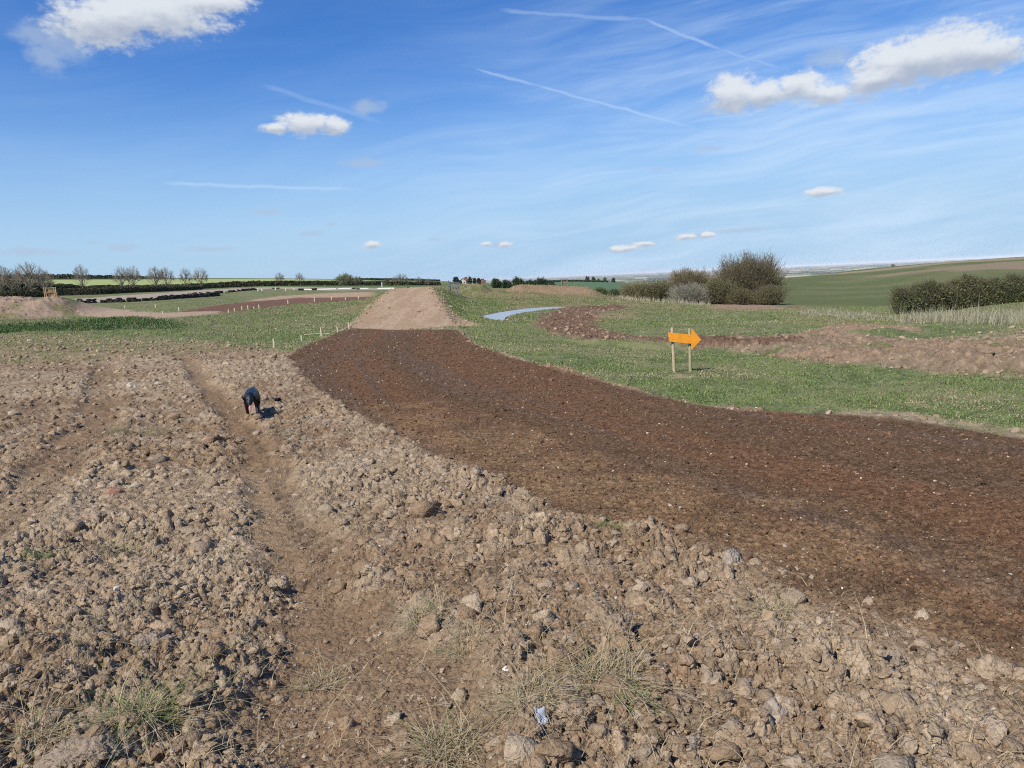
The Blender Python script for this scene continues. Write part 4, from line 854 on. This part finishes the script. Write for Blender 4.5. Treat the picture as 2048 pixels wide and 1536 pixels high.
def hedge(pts, h, thick, n_, cols, label, name='hedge', seg=.25, leafs=.09, rad=.012, top=.25, seed=5):
    """a hedge along a line of (column, distance) pairs, twigs and leaf clumps through its whole volume"""
    g = np.random.default_rng(seed); L = GY(pts); sg_ = np.hypot(*np.diff(L, axis=0).T); cs = np.concatenate([[0], np.cumsum(sg_)]); tot = cs[-1]
    nrm = np.stack([-np.diff(L, axis=0)[:, 1], np.diff(L, axis=0)[:, 0]], -1)/sg_[:, None]
    hs = np.interp(np.linspace(0, 1, 9), np.linspace(0, 1, len(h)), h) if isinstance(h, (list, tuple)) else np.full(9, h)
    o0 = np.array([L[0, 0], L[0, 1], T1(*L[0])]); t = empty(name, o0, 0, label, 'hedge')
    def pos(s_, u_):
        i = np.clip(np.searchsorted(cs, s_)-1, 0, len(sg_)-1); x = np.interp(s_, cs, L[:, 0])+nrm[i, 0]*u_; y = np.interp(s_, cs, L[:, 1])+nrm[i, 1]*u_; return x, y
    def hh(s_): return np.interp(s_/tot, np.linspace(0, 1, 9), hs)*(1-top/2+top*fbm(s_*.35, s_*0, 3, seed)*1.0+top*.8*(fbm(s_*1.7, s_*0+3, 2, seed)-.5))
    s_ = g.uniform(0, tot, n_); u_ = g.normal(0, thick*.3, n_); x, y = pos(s_, u_); hz = hh(s_); z = T(x, y)
    v_ = g.uniform(0, 1, n_)**.7; zz = z+hz*v_*(1-.35*(np.abs(u_)/thick)**2)
    d = g.normal(0, 1, (n_, 3)); d[:, 2] = np.abs(d[:, 2])*1.2; d /= np.linalg.norm(d, axis=1, keepdims=True); P0 = np.stack([x, y, zz-.1], -1); P1 = P0+d*seg*g.uniform(.6, 1.4, n_)[:, None]
    V, Fc = tubes(P0-o0, P1-o0, np.full(n_, rad), np.full(n_, rad*.4), 3); cw = lerp(np.repeat(C(*cols[0])[None], n_, 0), C(*cols[1]), g.uniform(0, 1, n_)); mk('twigs', V, Fc, M_tw, t, col=np.repeat(cw, 6, 0))
    s_ = g.uniform(0, tot, n_); u_ = g.normal(0, thick*.32, n_); x, y = pos(s_, u_); hz = hh(s_); z = T(x, y); v_ = g.uniform(.02, 1, n_); c0 = np.stack([x, y, z+hz*v_*(1-.3*(np.abs(u_)/thick)**2)], -1)-o0
    a1 = g.normal(0, 1, (n_, 3)); a1 /= np.linalg.norm(a1, axis=1, keepdims=True); a2 = np.cross(a1, g.normal(0, 1, (n_, 3))); a2 /= np.linalg.norm(a2, axis=1, keepdims=True); s = leafs*g.uniform(.6, 1.5, n_)[:, None]
    V = np.stack([c0-a1*s, c0+a2*s*.7, c0+a1*s, c0-a2*s*.7], 1).reshape(-1, 3); cl = lerp(np.repeat(C(*cols[2])[None], n_, 0), C(*cols[3]), sm(.35, .65, fbm(x*.4, y*.4, 3, seed)))*g.uniform(.6, 1.4, n_)[:, None]
    mk('foliage', V, np.arange(n_*4).reshape(-1, 4), M_blade, t, col=np.repeat(cl, 4, 0), smooth=False)
    return t
hd = ((.17, .14, .10), (.10, .085, .06), (.07, .085, .035), (.12, .10, .055)); hd2 = ((.11, .09, .06), (.07, .06, .04), (.045, .065, .025), (.075, .08, .035))
hedge([(112,162),(200,165),(300,180),(400,205)], [1.5,1.5,1.4,1.2], .9, 26000, hd, 'trimmed brown hedge along the far side of the gravel road', leafs=.11, rad=.02, top=.1, seed=81)
hedge([(-80,200),(60,196),(110,200),(200,215),(300,225),(430,236),(560,240),(700,238),(800,236),(880,236)], [3.2,3.0,1.3,1.3,1.7,1.6,1.4,1.3,1.1], 1.3, 60000, hd2, 'long dark hedge crossing behind the road to the ramp', leafs=.2, rad=.03, seed=82)
hedge([(-60,150),(30,151),(108,156)], [1.3,1.3,1.2], 1.2, 12000, hd2, 'dark low growth under the left cluster of bare trees', 'hedge', leafs=.13, rad=.02, seed=83)
hedge([(-60,520),(60,520),(160,520),(260,520),(330,520)], [3.5,3.5,2.6,2.0,1.0], 2, 9000, hd2, 'distant hedge along the left skyline', leafs=.45, rad=.06, top=.5, seed=84)
hedge([(700,520),(780,522),(880,520)], [1.0,1.3,1.0], 2, 3000, hd2, 'distant hedge on the skyline above the ramp', leafs=.4, rad=.06, seed=87)
hedge([(1060,440),(1150,438),(1216,430)], [1.2,1.2,1.1], 1.5, 5000, hd2, 'straight dark hedge across the far green field', leafs=.28, rad=.05, top=.1, seed=85)
hr_ = ((.20, .17, .10), (.12, .10, .06), (.095, .15, .04), (.15, .165, .06))
hedge([(1795,56),(1870,57),(1950,58),(2048,59),(2160,60),(2300,62)], [1.7,2.0,2.3,2.5,3.0], 1.3, 52000, hr_, 'tall dark hedge on the right in front of the hill', leafs=.055, rad=.010, seg=.45, top=.95, seed=86)
thicket('field_tree', 1786, 533, 527, 12, 520, 80, (.16, .14, .11), (.10, .09, .07), (.12, .11, .08), 200, 'tiny bush on the hill skyline', 'bush', None, .05, 90, .3, leafs=.2)
# sapling and dead weeds
def weed(px, yb, yt, n_, spread, col_, label, name='dead_weed', rad=.005):
    c = hit(px, yb); h = (yb-yt)/F*c[1]; g = np.random.default_rng(int(px)); P0 = []; P1 = []; R = []
    for i in range(n_):
        a = g.uniform(0, 2*PI); d = np.array([math.cos(a)*spread, math.sin(a)*spread, 1.0])*h*g.uniform(.6, 1); p = np.zeros(3)
        for k in range(4):
            q_ = p+d/4+g.normal(0, h*.015, 3); P0.append(p); P1.append(q_); R.append(rad*(1-.18*k))
            if k > 0:
                e = g.normal(0, 1, 3); e[2] = abs(e[2]); P0.append(q_); P1.append(q_+e/np.linalg.norm(e)*h*.14); R.append(rad*.6)
            p = q_
    R = np.array(R); V, Fc = tubes(np.array(P0), np.array(P1), R, R*.7, 4); o = mk(name, V, Fc, M_tw, col=np.repeat(C(*col_)[None], len(V), 0)); o.location = c
    return tag(o, label, 'plant')
weed(1450, 702, 652, 1, .03, (.10, .08, .06), 'thin dark leafless sapling right of the arrow sign', 'sapling', .009)
weed(1645, 722, 698, 9, .5, (.45, .38, .26), 'dead pale weed leaning on the earth bank')
weed(1768, 740, 715, 12, .4, (.42, .36, .26), 'dead pale weed at the foot of the earth bank')
weed(1168, 670, 655, 2, .15, (.35, .28, .18), 'thin dead stem on the bend of the old track')
# ------------------------------------------------------------------ dog
dc = hit(496, 842); D = empty('dog', (dc[0], dc[1]+.30, dc[2]-.005), math.radians(18), 'black dog walking towards the camera in the rut with its tongue out', 'dog')
nodes = {'pel': (0,.36,.46,.085,None),'loin': (0,.20,.475,.088,'pel'),'mid': (0,.04,.45,.112,'loin'),'che': (0,-.12,.425,.128,'mid'),'sho': (0,-.24,.455,.098,'che'),'nk': (-.01,-.34,.47,.088,'sho'),'hd': (-.02,-.43,.45,.092,'nk'),
         'hd2': (-.025,-.475,.42,.080,'hd'),'mz': (-.03,-.54,.375,.050,'hd2'),'ns': (-.035,-.60,.345,.038,'mz'),
         't1': (0,.44,.49,.032,'pel'),'t2': (.02,.53,.50,.026,'t1'),'t3': (.05,.62,.49,.020,'t2'),'t4': (.07,.69,.46,.012,'t3'),
         'fl1': (.085,-.20,.38,.060,'che'),'fl2': (.092,-.16,.26,.042,'fl1'),'fl3': (.090,-.22,.14,.028,'fl2'),'fl4': (.088,-.25,.045,.024,'fl3'),'fl5': (.088,-.30,.022,.026,'fl4'),
         'fr1': (-.085,-.20,.38,.060,'che'),'fr2': (-.092,-.10,.27,.042,'fr1'),'fr3': (-.090,-.05,.15,.028,'fr2'),'fr4': (-.088,-.01,.07,.024,'fr3'),'fr5': (-.088,-.05,.035,.026,'fr4'),
         'hl1': (.085,.33,.38,.075,'pel'),'hl2': (.095,.25,.27,.050,'hl1'),'hl3': (.095,.40,.17,.028,'hl2'),'hl4': (.095,.38,.05,.022,'hl3'),'hl5': (.095,.33,.022,.025,'hl4'),
         'hr1': (-.085,.33,.38,.075,'pel'),'hr2': (-.10,.34,.26,.050,'hr1'),'hr3': (-.11,.50,.18,.028,'hr2'),'hr4': (-.11,.53,.07,.022,'hr3'),'hr5': (-.11,.49,.03,.025,'hr4')}
names = list(nodes); me = bpy.data.meshes.new('body'); me.from_pydata([nodes[k][:3] for k in names], [(names.index(nodes[k][4]), i) for i, k in enumerate(names) if nodes[k][4]], [])
bo = bpy.data.objects.new('body', me); COL.objects.link(bo); bo.parent = D; me.materials.append(M_fur)
sk = bo.modifiers.new('skin', 'SKIN'); sk.use_smooth_shade = True
for i, k in enumerate(names): q0 = nodes[k][3]*(1.12 if k[:2] in ('fl', 'fr', 'hl', 'hr') else 1.06); me.skin_vertices[0].data[i].radius = (q0, q0); me.skin_vertices[0].data[i].use_root = (k == 'pel')
sb_ = bo.modifiers.new('sub', 'SUBSURF'); sb_.levels = 2; sb_.render_levels = 2
def ell(name, c, r, m, parent, rot=(0, 0, 0), sub=3):
    V, Fc = ico(sub); o = mk(name, V*np.array(r), Fc, m, parent); o.location = c; o.rotation_euler = rot; return o
ell('ear', (.078, -.425, .43), (.018, .045, .075), M_fur, D, (.15, .35, 0)); ell('ear', (-.124, -.425, .43), (.018, .045, .075), M_fur, D, (.15, -.5, 0))
ell('eye', (.012, -.545, .445), (.011, .008, .011), M_eye, D); ell('eye', (-.068, -.54, .445), (.011, .008, .011), M_eye, D)
ell('nose', (-.037, -.638, .352), (.020, .014, .016), M_plast, D)
ell('tongue', (-.03, -.60, .275), (.024, .012, .060), M_tongue, D, (-.25, 0, 0))
# dark scrap right of the dog
c = hit(557, 806); parts = []
for k in range(5):
    R = np.array(Matrix.Rotation(.5*k-1, 3, 'Z') @ Matrix.Rotation(.4*k-.7, 3, 'X')); parts.append(boxm(.035*math.cos(k*1.3), .03*math.sin(k*1.3), .035+.014*k, .12-.012*k, .02, .07, R))
V, Fc = join(parts); o = mkp('plastic_debris', V, Fc, M_plast); o.location = c; tag(o, 'small broken piece of black plastic lying right of the dog', 'litter')
# ------------------------------------------------------------------ haze
zmax = 27.0
v, f = boxm(0, 0, (zmax-73.5)/2, 130000, 130000, zmax+73.5); hz = mkp('haze', v, f, M_glass); hz['kind'] = 'stuff'; hz['label'] = 'thin pale blue haze over the distant plain'
mh = bpy.data.materials.new('haze_air'); mh.use_nodes = True; nt = mh.node_tree; nt.nodes.clear(); ou = nt.nodes.new('ShaderNodeOutputMaterial'); pv_ = nt.nodes.new('ShaderNodeVolumePrincipled')
pv_.inputs['Color'].default_value = (.93, .97, 1, 1); pv_.inputs['Density'].default_value = 3.2e-5; pv_.inputs['Anisotropy'].default_value = -.35
nt.links.new(pv_.outputs[0], ou.inputs['Volume']); hz.data.materials.clear(); hz.data.materials.append(mh)
# ------------------------------------------------------------------ sun and sky
EL = math.radians(46); SAZ = math.radians(223)      # compass bearing from +Y, clockwise: behind the camera, to the left
sdir = Vector((math.sin(SAZ)*math.cos(EL), math.cos(SAZ)*math.cos(EL), math.sin(EL)))
sl = bpy.data.lights.new('sun', 'SUN'); sl.energy = 4.3; sl.angle = math.radians(.6); sl.color = (1, .945, .86)
so = bpy.data.objects.new('sun', sl); COL.objects.link(so); so.rotation_euler = (-sdir).to_track_quat('-Z', 'Y').to_euler()
Wd = bpy.data.worlds.new('World'); S.world = Wd; Wd.use_nodes = True; nt = Wd.node_tree; nt.nodes.clear()
class N:
    def __init__(s, v): s.v = v
    @staticmethod
    def op(o, *a):
        nd = nt.nodes.new('ShaderNodeMath'); nd.operation = o
        for i, x in enumerate(a):
            if isinstance(x, N): nt.links.new(x.v, nd.inputs[i])
            else: nd.inputs[i].default_value = float(x)
        return N(nd.outputs[0])
    def __add__(s, o): return N.op('ADD', s, o)
    def __sub__(s, o): return N.op('SUBTRACT', s, o)
    def __mul__(s, o): return N.op('MULTIPLY', s, o)
    def __rsub__(s, o): return N.op('SUBTRACT', o, s)
    __radd__ = __add__; __rmul__ = __mul__
def nmax(a, b): return N.op('MAXIMUM', a, b)
def nmin(a, b): return N.op('MINIMUM', a, b)
def nsm(a, b, x):
    nd = nt.nodes.new('ShaderNodeMapRange'); nd.interpolation_type = 'SMOOTHSTEP'; nt.links.new(x.v, nd.inputs['Value']); nd.inputs['From Min'].default_value = a; nd.inputs['From Max'].default_value = b; return N(nd.outputs['Result'])
def comb(x, y, z=0.0):
    nd = nt.nodes.new('ShaderNodeCombineXYZ')
    for i, v_ in enumerate((x, y, z)):
        if isinstance(v_, N): nt.links.new(v_.v, nd.inputs[i])
        else: nd.inputs[i].default_value = v_
    return nd.outputs[0]
def noise(vec, scale, det=5, rough=.6, dist=0):
    nd = nt.nodes.new('ShaderNodeTexNoise'); nt.links.new(vec, nd.inputs['Vector']); nd.inputs['Scale'].default_value = scale; nd.inputs['Detail'].default_value = det; nd.inputs['Roughness'].default_value = rough; nd.inputs['Distortion'].default_value = dist
    return N(nd.outputs['Fac'])
sky = nt.nodes.new('ShaderNodeTexSky'); sky.sky_type = 'NISHITA'; sky.sun_disc = False; sky.sun_elevation = EL; sky.sun_rotation = SAZ; sky.altitude = 100; sky.air_density = 1.0; sky.dust_density = .15; sky.ozone_density = 3.0
tc = nt.nodes.new('ShaderNodeTexCoord'); sep = nt.nodes.new('ShaderNodeSeparateXYZ'); nt.links.new(tc.outputs['Generated'], sep.inputs[0])
X_, Y_, Z_ = N(sep.outputs[0]), N(sep.outputs[1]), N(sep.outputs[2])
AZ = N.op('ARCTAN2', X_, Y_); ELV = N.op('ARCSINE', Z_)
def ang(px, py):
    d = ray(px, py); d = d/np.linalg.norm(d); return math.atan2(d[0], d[1]), math.asin(d[2])
wv = comb(AZ, ELV*1.6)
w1 = noise(wv, 26, 4, .6); w2 = noise(comb(AZ+3.1, ELV*1.6), 26, 4, .6)
az = AZ+(w1-.5)*.024; el = ELV+(w2-.5)*.010
puff = noise(wv, 60, 6, .62)
def cloud(px, py, rx, ry):
    a0, e0 = ang(px, py); dx = (az-a0)*(F/rx*1.0); dy = (el-e0)*(F/ry); return dx, dy
def group(lst):
    dens = None; shs = None
    for px, py, rx, ry in lst:
        dx, dy = cloud(px, py, rx, ry); r_ = N.op('SQRT', dx*dx+dy*dy); f_ = 1-r_; wgt = nmax(f_, 0)
        dens = f_ if dens is None else nmax(dens, f_); t_ = wgt*dy; shs = t_ if shs is None else shs+t_
    return dens, shs
solid = [(205,48,105,50),(300,22,160,52),(420,2,90,26),(608,248,62,26),(668,252,38,20),(552,258,38,14),(1465,188,56,44),(1530,188,52,32),(1600,172,52,32),(1655,188,55,26),
         (1790,128,95,52),(1890,105,115,56),(1985,104,62,36),(1752,165,60,24),(1648,385,42,12),(745,490,26,11),(1250,497,34,8),(1288,490,24,7),(1372,474,24,9),(1412,472,20,8),(1012,489,18,8),(972,488,14,7)]
thin = [(1000,489,34,9),(1240,499,46,9),(1290,491,34,8),(1390,473,46,11),(1480,461,74,7),(120,82,70,48),(95,110,40,40),(70,70,50,30),(735,213,42,22),(725,326,56,14),(1660,116,56,24),(530,423,38,7),(622,467,36,8),(660,447,16,7),(1725,198,24,14),(1440,216,60,14),(60,505,90,10),(240,495,40,8),(420,498,70,8),(1316,340,20,6),(1420,298,40,8),(870,478,18,5),(190,484,22,4)]
dS, sS = group(solid); dT, sT = group(thin)
aS = nsm(.0, .58, dS+(puff-.5)*1.25); aT = nsm(.05, .8, dT+(puff-.5)*1.1)*.55
# cirrus veils and vapour trails
cu = AZ*.93+ELV*.35; cv = ELV*.93-AZ*.10+(noise(comb(AZ*.6, ELV), 3, 2)-.5)*.12
ci = noise(comb(cu*1.1, cv*9), 3.2, 6, .62, .4); ci2 = noise(comb(cu*2+7, cv*22), 3.0, 5, .6, .3)
reg = nsm(-.30, .35, AZ+ELV*-.9+.16)
cir = nsm(.36, .72, ci*.66+ci2*.34)*(.10+.72*reg)*nsm(.60, .15, ELV)
def trail(p, q_, wpx, amt):
    (a0, e0), (a1, e1) = ang(*p), ang(*q_); vx, vy = a1-a0, e1-e0; L = math.hypot(vx, vy); vx /= L; vy /= L
    tw = (w1-.5)*.006; dx = AZ-a0+tw; dy = ELV-e0+tw; t_ = dx*vx+dy*vy; n_ = N.op('ABSOLUTE', dx*-vy+dy*vx); w_ = wpx/F
    return nsm(w_, w_*.15, n_)*nsm(-.01, .02, t_)*nsm(L+.03, L-.03, t_)*amt*(.75+.5*puff)
trs = [((950,138),(1080,172),4.5,.5),((1070,170),(1370,250),5,.5),((1000,20),(1290,38),6,.35),((1285,36),(1440,100),5,.5),((1430,96),(1560,135),5,.4),((330,366),(700,378),5,.4),((520,168),(740,236),8,.22),((1180,262),(2048,232),8,.22),((1120,140),(1330,140),8,.2)]
tr = None
for q_ in trs:
    a = trail(*q_); tr = a if tr is None else nmax(tr, a)
lowh = nsm(.26, .0, ELV)*.95
hazy = nmin(lowh*.88+reg*nsm(.48, .12, ELV)*.20, .92); veil = nmin(nmax(cir, tr), .9)
def bg(colsock=None, col_=(1, 1, 1), st=1.0):
    b = nt.nodes.new('ShaderNodeBackground'); b.inputs['Strength'].default_value = st
    if colsock is not None: nt.links.new(colsock, b.inputs['Color'])
    else: b.inputs['Color'].default_value = (*col_, 1)
    return b.outputs[0]
def mixs(f_, a, b):
    m = nt.nodes.new('ShaderNodeMixShader'); nt.links.new(f_.v, m.inputs[0]); nt.links.new(a, m.inputs[1]); nt.links.new(b, m.inputs[2]); return m.outputs[0]
hsv = nt.nodes.new('ShaderNodeHueSaturation'); hsv.inputs['Saturation'].default_value = 1.32; hsv.inputs['Hue'].default_value = .508; nt.links.new(sky.outputs[0], hsv.inputs['Color']); tnt = nt.nodes.new('ShaderNodeVectorMath'); tnt.operation = 'MULTIPLY'; tnt.inputs[1].default_value = (.93, 1.0, 1.16); nt.links.new(hsv.outputs[0], tnt.inputs[0])
shade = nsm(-.35, .22, sS+(puff-.5)*.5+(dS-.3)*.1)
mc = nt.nodes.new('ShaderNodeMix'); mc.data_type = 'RGBA'; nt.links.new(shade.v, mc.inputs['Factor']); mc.inputs['A'].default_value = (.36, .41, .50, 1); mc.inputs['B'].default_value = (.66, .69, .72, 1)
sh0 = bg(tnt.outputs[0], st=.100)
sh1 = mixs(veil*.72, mixs(hazy, sh0, bg(None, (.315, .49, .70), 1)), bg(None, (.56, .69, .84), 1))
sh2 = mixs(aT, sh1, bg(None, (.37, .455, .58), 1))
sh3 = mixs(aS*.93, sh2, bg(mc.outputs['Result'], st=1.0))
wo = nt.nodes.new('ShaderNodeOutputWorld'); nt.links.new(sh3, wo.inputs['Surface'])
# ------------------------------------------------------------------ render settings
S.render.engine = 'CYCLES'; S.cycles.use_denoising = False; S.cycles.filter_width = 1.1; S.cycles.max_bounces = 5; S.cycles.diffuse_bounces = 2; S.cycles.volume_bounces = 0
S.cycles.transparent_max_bounces = 4; S.cycles.caustics_reflective = False; S.cycles.caustics_refractive = False
vs = S.view_settings; vs.view_transform = 'Standard'; vs.look = 'None'; vs.exposure = 0.27; vs.gamma = 1.0; vs.use_curve_mapping = False
